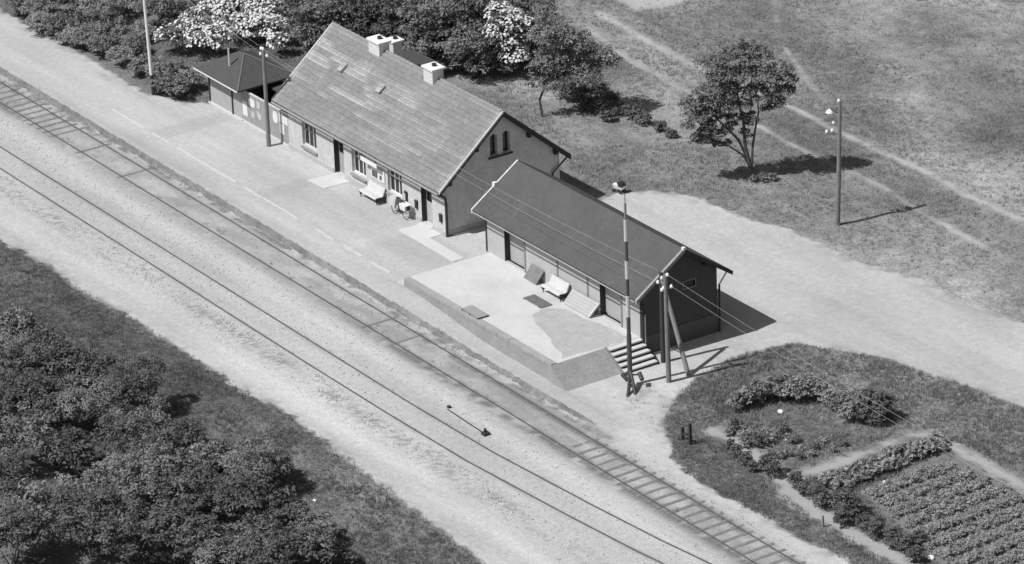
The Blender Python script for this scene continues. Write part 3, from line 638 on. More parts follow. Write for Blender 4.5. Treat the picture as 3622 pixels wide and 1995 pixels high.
w_ = MB().box(SX1-.12, SX1+.02, 2.27, 2.33, 2.58, 3.03).box(SX1-.12, SX1+.02, 3.03, 3.09, 2.58, 3.03).box(SX1-.12, SX1+.02, 2.331, 3.029, 2.58, 2.63).box(SX1-.12, SX1+.02, 2.331, 3.029, 2.98, 3.03).build('window', M_grey, gs)
wn_.build('pane', M_glass, w_)
rf = MB(); slope_slab(rf, RX0, RX1, (EY0, EZ), (RY, RZ_), .12); slope_slab(rf, RX0, RX1, (EY1, EZ), (RY, RZ_-.002), .12)
roof = rf.build('roof', M_felt, gs)
sl_ = Vector((0, RY-EY0, RZ_-EZ)); L_ = sl_.length; dn_ = sl_.normalized()
# felt laps: thin battens up the slope
for side in (0, 1):
    for i_ in range(1, 8):
        x = RX0+(RX1-RX0)*i_/8
        e = (EY0, EZ) if side == 0 else (EY1, EZ)
        bt = MB(); bt.prism([(x-.02, e[0], e[1]+.001), (x+.02, e[0], e[1]+.001), (x+.02, RY, RZ_+.001), (x-.02, RY, RZ_+.001)], (0, 0, .0035)); bt.build('felt_batten', M_felt, roof)
def verge(x, w, m_, parent, e, r, up_=.05, z0=-.16):
    b = MB(); b.prism([(x-w/2, e[0], e[1]+z0), (x-w/2, r[0], r[1]+z0), (x-w/2, r[0], r[1]+up_), (x-w/2, e[0], e[1]+up_)], (w, 0, 0)); return b.build('bargeboard', m_, parent)
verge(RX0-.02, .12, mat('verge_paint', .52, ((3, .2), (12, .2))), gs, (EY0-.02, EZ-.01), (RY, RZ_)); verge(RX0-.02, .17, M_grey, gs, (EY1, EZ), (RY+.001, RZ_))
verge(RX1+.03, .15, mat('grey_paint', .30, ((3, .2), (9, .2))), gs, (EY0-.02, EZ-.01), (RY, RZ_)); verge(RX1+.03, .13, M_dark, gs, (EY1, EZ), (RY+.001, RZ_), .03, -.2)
mid_ = (EY0+RY)/2; MB().box(RX0-.15, RX0+.06, mid_-.08, mid_+.10, (EZ+RZ_)/2-.05, (EZ+RZ_)/2+.16).build('verge_joint', M_white, gs)
MB().box(RX1-.06, RX1+.12, RY-.09, RY+.06, RZ_-.04, RZ_+.10).build('ridge_cap', M_white, gs)
gt = MB(); gt.tube([(RX0+.1, EY0-.06, EZ-.06), (RX1-.02, EY0-.06, EZ-.07)], .035, 8); gt.build('gutter', mat('shed_gutter', .34, ((3, .2),)), gs)
MB().tube([(RX0+.1, EY1+.05, EZ-.06), (RX1-.02, EY1+.05, EZ-.07)], .05, 8).build('gutter', M_dark, gs)
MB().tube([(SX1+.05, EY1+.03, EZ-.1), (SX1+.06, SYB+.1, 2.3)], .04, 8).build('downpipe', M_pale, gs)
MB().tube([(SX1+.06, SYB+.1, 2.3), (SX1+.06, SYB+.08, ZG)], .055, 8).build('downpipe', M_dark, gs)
MB().tube([(SX1+.08, YF-.02, 2.5), (SX1+.10, YF-.02, ZP-.4)], .06, 8).build('downpipe', M_dark, gs)
MB().tube([(SX1+.22, YF+.03, 2.0), (SX1+.22, YF+.03, ZP-.35)], .035, 8).build('downpipe', M_grey, gs)
for k, y in enumerate((.6, 3.5)):
    MB().box(SX1, RX1-.05, y-.07, y+.07, s_top(y)-.22, s_top(y)-.04).build('purlin', M_dark, gs)

# things on the loading platform
def bench(label, x0, x1, yb, z0, rot=0.0):
    """white slatted bench with one continuous curve from front edge to top of back"""
    b = thing('bench', label, 'bench', ((x0+x1)/2, yb, z0), rotz=rot)
    hw = (x1-x0)/2
    prof = [(-.62, .34), (-.60, .41), (-.50, .435), (-.36, .42), (-.22, .405), (-.13, .44), (-.08, .54), (-.03, .66), (.02, .76), (.05, .84)]
    for i_, ((a, c), (a2, c2)) in enumerate(zip(prof, prof[1:])):
        d = Vector((0, a2-a, c2-c)); n = Vector((0, -d.z, d.y)).normalized()*.03; t = d*.04
        q = [(-hw, a+t.y, c+t.z), (-hw, a2-t.y, c2-t.z), (-hw, a2-t.y-n.y, c2-t.z-n.z), (-hw, a+t.y-n.y, c+t.z-n.z)]
        MB().prism(q, (2*hw, 0, 0)).build('slat', mat('bench_paint', .60, ((3, .12), (20, .15))), b, local=True)
    for s_ in (-1, 1):
        e = [(s_*(hw-.04)-.02, *p) for p in prof]
        m2 = MB(); m2.tube([(p[0]+.02, p[1], p[2]-.055) for p in e], .03, 6)
        m2.tube([(s_*(hw-.04), -.52, .37), (s_*(hw-.04), -.50, .02)], .03, 6); m2.tube([(s_*(hw-.04), -.12, .36), (s_*(hw-.04), .02, .02)], .03, 6)
        m2.box(s_*(hw-.04)-.03, s_*(hw-.04)+.03, -.56, .04, .15, .35)
        m2.build('bench_end', M_iron, b, local=True)
    return b
bench('white curved bench on the loading platform against the goods shed', 10.15, 11.75, -.35, ZP)
bench('white curved bench against the station wall between two windows', -7.35, -5.7, -.12, 0.0)
bd = tag(MB().prism([(8.15, -.62, ZP+.01), (9.3, -.66, ZP+.01), (9.45, YF-.05, 1.36), (8.35, YF-.05, 1.40)], (0, -.03, .03)).build('leaning_board', mat('weathered_board', .2, ((4, .25), (20, .25)))), 'dark weathered board leaning on the goods shed left of the white bench', 'board')
rp = thing('loading_ramp', 'wide pale loading ramp leaning against the goods shed beside its right door', 'loading ramp', (13.2, -.45, ZP))
for i_ in range(5):
    t0, t1_ = i_/5, (i_+1)/5
    def P4(x, t, o_=0): return (x, -.85+(.85+YF-.07)*t+o_*-.7, ZP+.02+.62*t+o_*.7)
    MB().hexa([P4(12.0, t0+.004), P4(14.15, t0+.004), P4(14.25, t1_-.004), P4(12.0, t1_-.004), P4(12.0, t0+.004, .05), P4(14.15, t0+.004, .05), P4(14.25, t1_-.004, .05), P4(12.0, t1_-.004, .05)]).build('plank', mat('ramp_plank', .42, ((3, .12), (18, .16))), rp)
MB().hexa([P4(14.16, 0), P4(14.26, 0), P4(14.36, 1), P4(14.26, 1), P4(14.16, 0, .09), P4(14.26, 0, .09), P4(14.36, 1, .09), P4(14.26, 1, .09)]).build('edge_rail', M_pale, rp)
gr_ = thing('floor_grating', 'dark slatted grating lying on the loading platform in front of the white bench', 'grating', (11, -1.8, ZP))
for i_ in range(9):
    y = -2.08+i_*.078
    MB().box(10.2-.0+.0*i_, 11.8, y, y+.05, ZP+.012, ZP+.05).build('slat', mat('grating_wood', .17, ((5, .4), (18, .3))), gr_)
for x in (10.25, 11.6): MB().box(x, x+.1, -2.12, -1.40, ZP+.0, ZP+.011).build('bearer', M_dark, gr_)
pw = thing('pallet', 'low wooden pallet lying near the outer edge of the loading platform', 'pallet', (10.2, -5, ZP))
for i_ in range(6):
    y = -5.3+i_*.11
    MB().box(9.45, 10.95, y, y+.10, ZP+.075, ZP+.10).build('plank', mat('pallet_plank', .33, ((5, .15), (18, .25))), pw)
for x in (9.47, 10.15, 10.85):
    MB().box(x, x+.08, -5.31, -4.64, ZP+.009, ZP+.074).build('bearer', M_dark, pw)
# ================================================================ station building
sb = thing('station_building', 'long low station house with tiled roof, pale walls and three chimneys', 'house', (-8, 3.6, 0))
MX0, MX1, MYB = -15.6, 0.0, 7.25
EY, EZm, RYm, RZm = -.501, 2.673, 3.622, 6.153
TX0, TX1 = -16.323, .236
def m_top(y): return EZm-.17+(RZm-EZm)*(1-abs(y-RYm)/(RYm-EY))
WINS = [(-14.15, -12.70, .66, 2.02), (-9.10, -7.70, .70, 2.08), (-5.54, -4.14, .76, 2.10)]
DOORS = [(-10.92, -9.90, 0.03, 2.02), (-2.30, -1.25, 0.05, 2.06)]
w = MB(); wall_cols(w, 'x', MX0, MX1-.38, 0, .36, .0, lambda x: m_top(0)+.06, WINS+DOORS); w.build('front_wall', M_wall, sb)
for (a, b) in ((MX0-.03, -10.98), (-9.84, -2.36), (-1.19, MX1+.02)):
    MB().box(a, b, -.04, -.002, -.1, .26).build('plinth', M_plinth, sb)
MB().box(MX1+.002, MX1+.04, -.039, MYB, -.3, .26).build('plinth', M_plinth, sb)
g_ = MB(); yc1, yc2, hw_ = 3.15, 3.95, .235
ARCH = [(c-hw_, c+hw_, 3.72, (lambda cc: (lambda y: 4.70+math.sqrt(max(0, hw_**2-(y-cc)**2))))(c)) for c in (yc1, yc2)]
wall_cols(g_, 'y', 0.0, MYB, MX1-.38, MX1, -.1, m_top, ARCH, extra=(RYm,)); g_.build('gable_wall', M_wall, sb)
for c in (yc1, yc2):
    f_ = MB().box(MX1-.30, MX1-.26, c-hw_, c+hw_, 3.73, 4.95).build('arched_window', M_dark, sb)
    MB().box(MX1-.255, MX1-.25, c-hw_+.04, c+hw_-.04, 3.78, 4.85).build('pane', M_glass, f_)
MB().box(MX1+.002, MX1+.07, yc1-hw_-.12, yc2+hw_+.12, 3.60, 3.70).build('window_sill', M_dark, sb)
g_ = MB(); wall_cols(g_, 'y', .362, MYB, MX0, MX0+.38, -.1, m_top, [], extra=(RYm,)); g_.build('gable_wall', M_wall, sb)
MB().box(MX0+.382, MX1-.382, MYB-.36, MYB, -.1, m_top(MYB)+.06).build('back_wall', M_wall, sb)
MB().box(MX0+.4, MX1-.4, .9, 1.0, 0, 2.4).build('inner_wall', M_dark, sb)
for wi, (a, b, z0, z1) in enumerate(WINS):
    F_ = MB(); y0, y1 = .16, .21
    F_.box(a, a+.06, y0, y1, z0, z1).box(b-.06, b, y0, y1, z0, z1).box(a+.061, b-.061, y0, y1, z0, z0+.07).box(a+.061, b-.061, y0, y1, z1-.06, z1)
    xs_ = [a+.06+(b-a-.12)*k/3 for k in range(4)]
    for x in xs_[1:3]: F_.box(x-.035, x+.035, y0-.01, y1, z0+.071, z1-.061)
    zm = z0+(z1-z0)*.66
    for k in range(3): F_.box(xs_[k]+.036, xs_[k+1]-.036, y0, y1-.005, zm-.025, zm+.025)
    fo = F_.build('window', M_pale if wi == 0 else M_white, sb)
    for k in range(3):
        for (p, q) in ((z0+.07, zm-.025), (zm+.025, z1-.06)):
            MB().box(xs_[k]+.03, xs_[k+1]-.03, y1-.03, y1-.02, p, q).build('pane', M_glass, fo)
        if wi == 0 or k != 1:
            MB().box(xs_[k]+(.05 if k != 2 else .12), xs_[k]+(.30 if wi == 0 else .17), y1+.03, y1+.05, z0+.1, z1-.1).build('curtain', M_curt, fo)
    MB().hexa([(a-.06, -.13, z0-.16), (b+.08, -.13, z0-.16), (b+.08, .15, z0-.14), (a-.06, .15, z0-.14), (a-.06, -.13, z0-.10), (b+.08, -.13, z0-.10), (b+.08, .15, z0-.0), (a-.06, .15, z0-.0)]).build('window_sill', mat('brick_sill', .26, ((8, .15), (25, .2)), (20, .5, .01)), sb)
for (a, b, z0, z1), mm in zip(DOORS, (mat('door_paint', .34, ((4, .15), (16, .15))), mat('door_paint_pale', .42, ((2.5, .35), (14, .15))))):
    d_ = MB(); d_.box(a+.05, b-.05, .30, .35, z0, z1-.05); do = d_.build('door', mm, sb)
    MB().box(a+.14, b-.14, .285, .298, z0+1.2, z1-.2).build('door_pane', M_glass, do)
    MB().box(a+.12, b-.12, .288, .299, z0+.15, z0+1.05).build('door_panel', mm, do)
    MB().box(a, a+.049, .20, .36, z0, z1).box(b-.049, b, .2, .36, z0, z1).box(a+.05, b-.05, .2, .36, z1-.049, z1).build('door_frame', M_dark, sb)
    MB().box(a-.01, a+.004, .004, .199, z0, z1-.01).build('reveal_shade', M_dark, sb)  # thin dark sheet, paints shade onto the unlit left reveal
    MB().box(a, b, -.2, .29, -.05, z0-.002).build('door_step', M_conc2, sb)
# roof slabs, tiles laid in courses
rs = MB(); slope_slab(rs, TX0+.02, TX1-.02, (EY+.03, EZm-.02), (RYm, RZm-.05), .12); slope_slab(rs, TX0+.02, TX1-.02, (2*RYm-EY-.03, EZm-.02), (RYm, RZm-.052), .12)
roof_m = rs.build('roof', M_dark, sb)
def tiles(e, r, seed, front):
    rg = random.Random(seed); mb_ = MB()
    e = Vector((0, *e)); r = Vector((0, *r)); d = r-e; L = d.length; d.normalize()
    n = Vector((0, -d.z, d.y)); n = n if n.z > 0 else -n
    nc = 18; nt_ = 80; ch = L/nc; tw = (TX1-TX0)/nt_
    for c in range(nc):
        sh = (c % 2)*tw*.5
        for k in range(nt_+1):
            x0_ = max(TX0, TX0+k*tw-sh); x1_ = min(TX1, TX0+(k+1)*tw-sh)
            if x1_-x0_ < .03: continue
            v_ = (c+.5)/nc; xm = (x0_+x1_)/2
            s_ = float(fbm(np.array([xm*.42+c*13.7]), np.array([c*5.3]), seed, 3)[0])
            reg = float(fbm(np.array([xm*.16+3]), np.array([v_*2.2]), 5, 2)[0])
            zone = min(1., 1.5*max(0., 1-abs(v_-(.66-.022*(xm+16)))/.40)) if xm < -2 else .3
            stk = float(sst(.50, .66, np.array([s_+.10*zone])[0]))*zone*(.35+.65*float(sst(.30, .5, np.array([reg])[0])))
            below = 1.0 if (v_ < .86 and v_ > .55 and ((-12.4 < xm < -10.9) or (-7.3 < xm < -5.6))) else 0
            rightlow = .18*float(sst(.5, .7, np.array([s_])[0]))
            tn = (.93+.12*reg)*(1+rg.uniform(-.04, .04))
            line_ = tn*(1+0.8*stk+.3*below*rg.random()+rightlow)
            if front: tn *= 1+.30*stk+.10*below+.4*rightlow
            if xm < TX0+.4 or xm > TX1-.3: tn *= 1.22
            if v_ > .95: tn *= 1.1
            g__ = .0008; ov = .03
            j = rg.uniform(-.003, .004)
            a = e+d*(c*ch-ov*.5); b = e+d*((c+1)*ch+ov)
            lift0, lift1 = .056+j, .016+j
            A_ = [Vector((x0_+g__, 0, 0))+a+n*(lift0-.03), Vector((x1_-g__, 0, 0))+a+n*(lift0-.03), Vector((x1_-g__, 0, 0))+b+n*(lift1-.03), Vector((x0_+g__, 0, 0))+b+n*(lift1-.03)]
            B_ = [Vector((x0_+g__, 0, 0))+a+n*lift0, Vector((x1_-g__, 0, 0))+a+n*lift0, Vector((x1_-g__, 0, 0))+b+n*lift1, Vector((x0_+g__, 0, 0))+b+n*lift1]
            mb_.add(A_+B_, [(4, 5, 6, 7), (0, 1, 5, 4), (1, 2, 6, 5), (3, 0, 4, 7)], tn)
            if front and line_ > tn*1.06:
                q0, q1 = B_[0]+n*.004, B_[1]+n*.004; q2, q3 = q1+d*rg.uniform(.05, .11), q0+d*rg.uniform(.05, .11)
                mb_.add([q0, q1, q2-n*.01, q3-n*.01], [(0, 1, 2, 3)], line_)
    return mb_
o = tiles((EY, EZm), (RYm, RZm), 3, True).build('tiles', M_tile, roof_m); o['kind'] = 'stuff'
o = tiles((2*RYm-EY, EZm), (RYm, RZm), 9, False).build('tiles', M_tile, roof_m); o['kind'] = 'stuff'
rg = random.Random(2); x = TX0
rt0 = MB(); rt0.tube([(0, 0, 0), (.40, 0, .012)], .105, 8)
r0 = None
while x < TX1-.1:
    if not (-12.15 < x+.2 < -11.0 or -6.75 < x+.2 < -5.65):
        if r0 is None: r0 = rt0.build('ridge_tile', mat('ridge_tile_clay', .27, ((5, .2), (20, .15))), sb, local=True); o = r0
        else: o = r0.copy(); COL.objects.link(o); o.parent = sb
        o.location = (x+8, RYm-3.6, RZm-.01+rg.uniform(-.01, .01))
    x += .385
M_verge = mat('verge_mortar', .50, ((3, .15), (14, .2)))
def verge2(x, w_, m_, e, r, z0, z1): return MB().prism([(x-w_/2, e[0], e[1]+z0), (x-w_/2, r[0], r[1]+z0), (x-w_/2, r[0], r[1]+z1), (x-w_/2, e[0], e[1]+z1)], (w_, 0, 0)).build('bargeboard', m_, sb)
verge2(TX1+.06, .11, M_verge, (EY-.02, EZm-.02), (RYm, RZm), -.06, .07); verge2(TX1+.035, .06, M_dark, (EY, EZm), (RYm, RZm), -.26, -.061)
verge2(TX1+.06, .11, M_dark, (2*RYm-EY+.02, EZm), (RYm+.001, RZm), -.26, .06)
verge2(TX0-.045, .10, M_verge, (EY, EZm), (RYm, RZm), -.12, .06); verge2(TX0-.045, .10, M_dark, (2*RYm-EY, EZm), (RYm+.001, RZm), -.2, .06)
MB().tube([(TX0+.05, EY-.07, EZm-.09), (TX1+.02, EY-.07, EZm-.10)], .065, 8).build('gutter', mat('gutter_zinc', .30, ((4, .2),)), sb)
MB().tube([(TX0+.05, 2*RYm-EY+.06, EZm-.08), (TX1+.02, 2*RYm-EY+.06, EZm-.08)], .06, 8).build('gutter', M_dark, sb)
MB().tube([(TX1-.1, EY-.06, EZm-.12), (.14, -.30, 2.42), (.12, -.05, 2.2), (.10, .0, 1.9), (.10, 0.0, .0)], .075, 8, ).build('downpipe', M_iron, sb)
MB().tube([(.14, 7.7, EZm-.1), (.12, 7.35, 2.3), (.10, 6.75, 1.85), (.10, 6.7, 0)], .05, 8).build('downpipe', M_iron, sb)
for y in (.25, 2.0, 5.3, 6.95):
    MB().box(MX1+.002, TX1+.0, y-.09, y+.09, m_top(y)-.30, m_top(y)-.06).build('purlin', M_dark, sb)
# chimneys
def chimney(x0, x1, y0, y1, zb, zt, flue=True):
    c = MB(); k = 0; z = zb
    while z < zt-.10:
        z2 = min(z+.085, zt-.10); j = .006*(k % 2); c.box(x0+j, x1-j, y0+j, y1-j, z, z2-.001); z = z2; k += 1
    ch = c.build('chimney', M_chim, sb)
    MB().box(x0-.09, x1+.09, y0-.08, y1+.09, zt-.10, zt).build('cap', M_cap, ch)
    if flue: MB().tube([((x0+x1)/2, (y0+y1)/2+.06, zt), ((x0+x1)/2, (y0+y1)/2+.06, zt+.14)], .13, 8).build('flue_pot', M_dark, ch)
    return ch
chimney(-12.06, -11.0, 3.22, 3.88, 5.4, 6.70); chimney(-6.64, -5.76, 3.22, 3.92, 5.4, 6.75); 
c3 = chimney(-15.02, -14.36, 6.2, 6.8, 3.5, 5.04)
# roof hatches
def hatch(x, y, m_):
    z = EZm+(RZm-EZm)*(y-EY)/(RYm-EY); d = Vector((0, RYm-EY, RZm-EZm)).normalized(); n = Vector((0, -d.z, d.y))
    c = Vector((x, y, z)); h = MB(); v_ = []
    for l in (.02, .16):
        for sx_, sy_ in ((-1, -1), (1, -1), (1, 1), (-1, 1)):
            v_.append(c+Vector((sx_*.20, 0, 0))+d*(sy_*.27)+n*(l+(.05 if (sy_ < 0 and l > .1) else 0)))
    h.hexa(v_); o_ = h.build('roof_hatch', m_, sb)
    p = MB(); p.hexa([q+n*.004 for q in [c+Vector((a*.15, 0, 0))+d*(b*.20)+n*.165 for a, b in ((-1, -1), (1, -1), (1, 1), (-1, 1))]]+[q+n*.02 for q in [c+Vector((a*.15, 0, 0))+d*(b*.20)+n*.165 for a, b in ((-1, -1), (1, -1), (1, 1), (-1, 1))]])
    p.build('hatch_glass', mat('roof_glass', .30, ((4, .1),), rough=.3), o_)
hatch(-12.98, 2.13, mat('hatch_zinc', .40, ((5, .15),))); hatch(-9.10, 2.10, mat('hatch_zinc', .40))
# low rear annex
ax_ = MB(); ax_.box(-17.2, -14.0, 7.27, 9.2, -.1, 2.75); an = ax_.build('rear_annex', M_tar, sb)
MB().hexa([(-17.4, 7.2, 3.1), (-13.8, 7.2, 3.1), (-13.8, 9.45, 2.75), (-17.4, 9.45, 2.75), (-17.4, 7.2, 3.22), (-13.8, 7.2, 3.22), (-13.8, 9.45, 2.87), (-17.4, 9.45, 2.87)]).build('annex_roof', M_felt2, an)
# fittings on the front wall
nbd = thing('notice_board', 'white notice board with dark prints between the second and third station windows', 'notice board', (-6.4, -.03, 1.1))
MB().box(-7.10, -5.78, -.06, -.003, 1.08, 1.74).build('board', M_white, nbd)
for (a, b, c, d) in ((-7.0, -6.45, 1.16, 1.52), (-6.26, -6.02, 1.18, 1.42)): MB().box(a, b, -.068, -.061, c, d).build('print', M_ink, nbd)
nmb = thing('station_name_board', 'long white board hung under the station eaves above the notice board', 'sign board', (-6.7, -.4, 2.0))
MB().box(-7.55, -5.95, -.40, -.36, 1.97, 2.24).build('board', M_white, nmb)
for x in (-7.4, -6.1): MB().box(x-.03, x+.03, -.37, -.34, 2.2, 2.62).build('hanger', M_dark, nmb)
for x0_, lab in ((-2.82, 'small dark letter box left of the right station door'), (-.49, 'small dark wall box near the station corner')):
    lb = thing('wall_box', lab, 'letter box', (x0_+.1, -.04, .7))
    MB().box(x0_, x0_+.2, -.10, -.003, .70, 1.12).build('case', M_dark, lb); MB().box(x0_-.015, x0_+.215, -.13, -.002, 1.122, 1.15).build('lid', M_iron, lb)
wl_ = thing('wall_lamp', 'slim dark lamp fixed right of the third station window', 'lamp', (-3.65, -.1, .8))
MB().box(-3.70, -3.60, -.10, -.003, .80, 1.32).build('bracket', M_dark, wl_); MB().tube([(-3.65, -.14, 1.30), (-3.65, -.14, 1.42)], [.07, .04], 8).build('shade', M_iron, wl_)
# bicycle leaning under the third window, pale bags on it
bi = thing('bicycle', 'bicycle with a pale bag leaning against the station wall below the third window', 'bicycle', (-3.75, -.36, 0))
def ring(cx_, cy_, cz_, r_, t_, n=20): return [(cx_+r_*math.cos(2*math.pi*k/n), cy_+.05*math.sin(2*math.pi*k/n), cz_+r_*math.sin(2*math.pi*k/n)) for k in range(n+1)]
for xw in (-4.28, -3.22):
    wh = MB().tube(ring(xw, -.40, .34, .33, 0), .022, 5, caps=False).build('wheel', M_iron, bi)
    sp = MB()
    for k in range(8):
        a = math.pi*k/8; sp.tube([(xw-.31*math.cos(a), -.40-.05*math.sin(a), .34-.31*math.sin(a)), (xw+.31*math.cos(a), -.40+.05*math.sin(a), .34+.31*math.sin(a))], .005, 3)
    sp.build('spokes', M_pale, wh)
MB().tube([(-4.28, -.40, .34), (-3.95, -.37, .85), (-3.42, -.34, .88), (-3.85, -.40, .30), (-3.98, -.37, .82)], .018, 5).tube([(-3.22, -.40, .34), (-3.42, -.34, .95)], .018, 5).tube([(-4.28, -.4, .34), (-3.85, -.4, .3)], .015, 5).build('frame', M_iron, bi)
MB().tube([(-3.42, -.58, 1.0), (-3.40, -.34, .98), (-3.42, -.12, 1.02)], .018, 5).build('handlebar', M_iron, bi)
MB().hexa([(-4.1, -.46, .92), (-3.84, -.40, .92), (-3.84, -.32, .92), (-4.1, -.28, .92), (-4.08, -.44, .98), (-3.85, -.39, .97), (-3.85, -.33, .97), (-4.08, -.30, .98)]).build('saddle', M_dark, bi)
MB().hexa([(-4.62, -.60, .5), (-4.05, -.60, .48), (-4.05, -.50, .9), (-4.62, -.5, .9), (-4.6, -.18, .55), (-4.05, -.18, .55), (-4.05, -.2, .92), (-4.6, -.2, .92)]).build('pannier', mat('pannier_cloth', .5, ((5, .2),)), bi)
MB().hexa([(-3.45, -.62, .55), (-3.02, -.60, .55), (-3.02, -.22, .55), (-3.45, -.2, .55), (-3.5, -.66, .86), (-2.98, -.62, .84), (-2.98, -.2, .84), (-3.5, -.18, .86)]).build('basket', M_white, bi)
MB().box(-3.02+.001, -2.93, -.5, -.3, .58, .80).build('head_lamp', M_dark, bi)

# ================================================================ fence wall with posters, outhouse
fn = thing('poster_wall', 'grey boarded wall with paper posters joining the outhouse and the station', 'wall', (-18, .1, 0))
x = -20.55; rg = random.Random(5); bsh = None
while x < -15.66:
    w_ = .155; hgt = 1.86+rg.uniform(-.008, .008)
    if bsh is None: bsh = MB().box(0, w_-.006, 0, .05, .12, 1.86).build('board', mat('fence_board', .33, ((3, .10), (16, .18)), coords='pos'), fn, local=True); o = bsh
    else: o = bsh.copy(); COL.objects.link(o); o.parent = fn
    o.location = (x+18, -.1+rg.uniform(0, .008), rg.uniform(-.01, .01)); x += w_
MB().box(-20.56, -15.62, .06, .14, .5, .62).box(-20.56, -15.62, .06, .14, 1.4, 1.52).build('rail', M_dark, fn)
MB().box(-20.58, -15.6, -.04, .1, -.1, .118).build('footing', M_conc2, fn)
MB().box(-20.57, -15.61, -.03, .11, 1.885, 1.93).build('top_rail', M_pale, fn)
for n_, (x0_, x1_, z0, z1, lab) in enumerate([(-20.48, -19.96, .42, 1.30, 'tall pale poster at the left end of the boarded wall, next to the outhouse'), (-19.82, -19.12, 1.16, 1.66, 'rounded white poster high on the boarded wall, second from the outhouse'), (-18.9, -18.55, 1.30, 1.72, 'small faded poster high on the boarded wall left of the telegraph pole'), (-19.56, -19.22, .56, .92, 'small square paper low on the boarded wall under the rounded poster'), (-18.98, -18.42, .60, 1.10, 'torn paper low on the boarded wall left of the telegraph pole'), (-17.22, -16.68, 1.02, 1.70, 'pale rounded poster just right of the telegraph pole'), (-16.55, -15.64, 1.24, 1.74, 'wide white poster high beside the station corner'), (-16.50, -16.05, .58, 1.18, 'pale poster hanging below the wide white one by the station corner')]):
    w_, h_ = (x1_-x0_)/2, (z1-z0)/2; cx_, cz_ = (x0_+x1_)/2, (z0+z1)/2
    if n_ in (1, 5): pts_ = [(cx_+w_*math.copysign(abs(math.cos(t))**.7, math.cos(t)), -.012, cz_+h_*math.copysign(abs(math.sin(t))**.7, math.sin(t))) for t in np.linspace(0, 2*math.pi, 20, endpoint=False)]
    elif n_ == 4: pts_ = [(x0_, -.012, z1), (x0_+.1, -.012, z0+.25), (x0_+.3, -.012, z0), (x1_-.05, -.012, z0+.1), (x1_, -.012, z1-.15), (x0_+.3, -.012, z1-.05)]
    else: pts_ = [(x0_, -.012, z0), (x1_, -.012, z0), (x1_, -.012, z1), (x0_, -.012, z1)]
    tag(MB().prism(pts_, (0, .008, 0)).build('poster', M_paper if n_ not in (2, 3, 4) else mat('faded_paper', .52, ((5, .2),))), lab, 'poster', 'paper posters on the boarded wall')
oh = thing('outhouse', 'small outhouse with dark hipped roof at the left end of the platform', 'outhouse', (-22.3, 1.2, 0))
OX0, OX1, OY1 = -24.1, -20.56, 2.7
MB().box(OX0, OX1, 0.0, .14, .1, 2.25).build('front_wall', mat('outhouse_wall', .40, ((3, .1), (18, .15))), oh)
MB().box(OX1-.14, OX1, .142, OY1, .1, 2.25).build('side_wall', M_tar, oh); MB().box(OX0, OX0+.14, .142, OY1, .1, 2.25).build('side_wall', M_tar, oh); MB().box(OX0+.142, OX1-.142, OY1-.14, OY1, .1, 2.25).build('back_wall', M_tar, oh)
MB().box(OX0-.05, OX1+.06, -.10, OY1+.05, -.2, .098).build('footing', M_conc2, oh)
for x in (-24.05, -21.55): MB().box(x-.055, x+.055, -.05, -.002, .1, 2.15).build('post', M_dark, oh)
hx0, hx1, hy0, hy1, hz0, hz1 = -24.45, -19.7, -.69, 3.2, 2.2, 3.25
r_ = MB(); A1, A2 = (-22.62, 1.25, hz1), (-22.15, 1.25, hz1); t_ = .1
c_ = [(hx0, hy0, hz0), (hx1, hy0, hz0), (hx1, hy1, hz0), (hx0, hy1, hz0)]; cb = [(a, b, z-t_) for a, b, z in c_]
r_.add(c_+[A1, A2]+cb, [(0, 1, 5, 4), (1, 2, 5), (2, 3, 4, 5), (3, 0, 4), (0, 6, 7, 1), (1, 7, 8, 2), (2, 8, 9, 3), (3, 9, 6, 0), (6, 9, 8, 7)])
orf = r_.build('roof', M_felt2, oh)
MB().tube([(hx1, hy0, hz0+.01), A2], .035, 6).tube([(hx1, hy1, hz0+.01), A2], .03, 6).build('hip_capping', mat('hip_cap', .2, ((5, .2),)), orf)
MB().tube([(hx0, hy0-.05, hz0-.06), (hx1, hy0-.05, hz0-.07)], .045, 6).build('gutter', M_pale, oh)
MB().tube([(-22.17, .3, 2.6), (-22.2, .3, 3.75)], .055, 8).build('vent_pipe', M_pale, oh)
wsd = thing('woodshed', 'dark flat roofed woodshed squeezed between the outhouse and the station', 'shed', (-18.4, 3.2, 0))
MB().box(-19.9, -16.6, 1.7, 5.4, 0, 1.75).build('walls', M_tar, wsd)
MB().hexa([(-20.0, 1.5, 1.75), (-16.5, 1.5, 1.75), (-16.5, 5.6, 2.15), (-20.0, 5.6, 2.15), (-20.0, 1.5, 1.85), (-16.5, 1.5, 1.85), (-16.5, 5.6, 2.25), (-20.0, 5.6, 2.25)]).build('roof', M_felt2, wsd)
# ================================================================ poles, mast, wires
def insul(parent, x, y, z, arm=None):
    b = MB()
    if arm: b.tube([arm, (x, y, z-.08), (x, y, z)], .016, 5)
    b.build('bracket', M_iron, parent)
    MB().tube([(x, y, z-.03), (x, y, z+.03), (x, y, z+.10), (x, y, z+.14)], [.075, .085, .06, .02], 8).build('insulator', M_porc, parent)
lpole = thing('telegraph_pole', 'dark telegraph pole standing in front of the poster wall', 'telegraph pole', (-16.46, -.8, 0))
MB().tube([(-16.46, -.80, -.1), (-16.46, -.80, 5.72)], [.125, .095], 10).build('pole', M_pole, lpole)
for dx, dy, z in ((-.16, -.03, 5.72), (.02, -.02, 5.74), (-.14, -.1, 5.42), (.17, .12, 5.35), (-.05, .16, 5.5)): insul(lpole, -16.46+dx, -.80+dy, z-.05, (-16.46, -.80, z-.15))
pa = thing('telegraph_pole', 'telegraph pole with a cluster of white insulators at the steps corner of the goods shed', 'telegraph pole', (21.07, -.98, -.25))
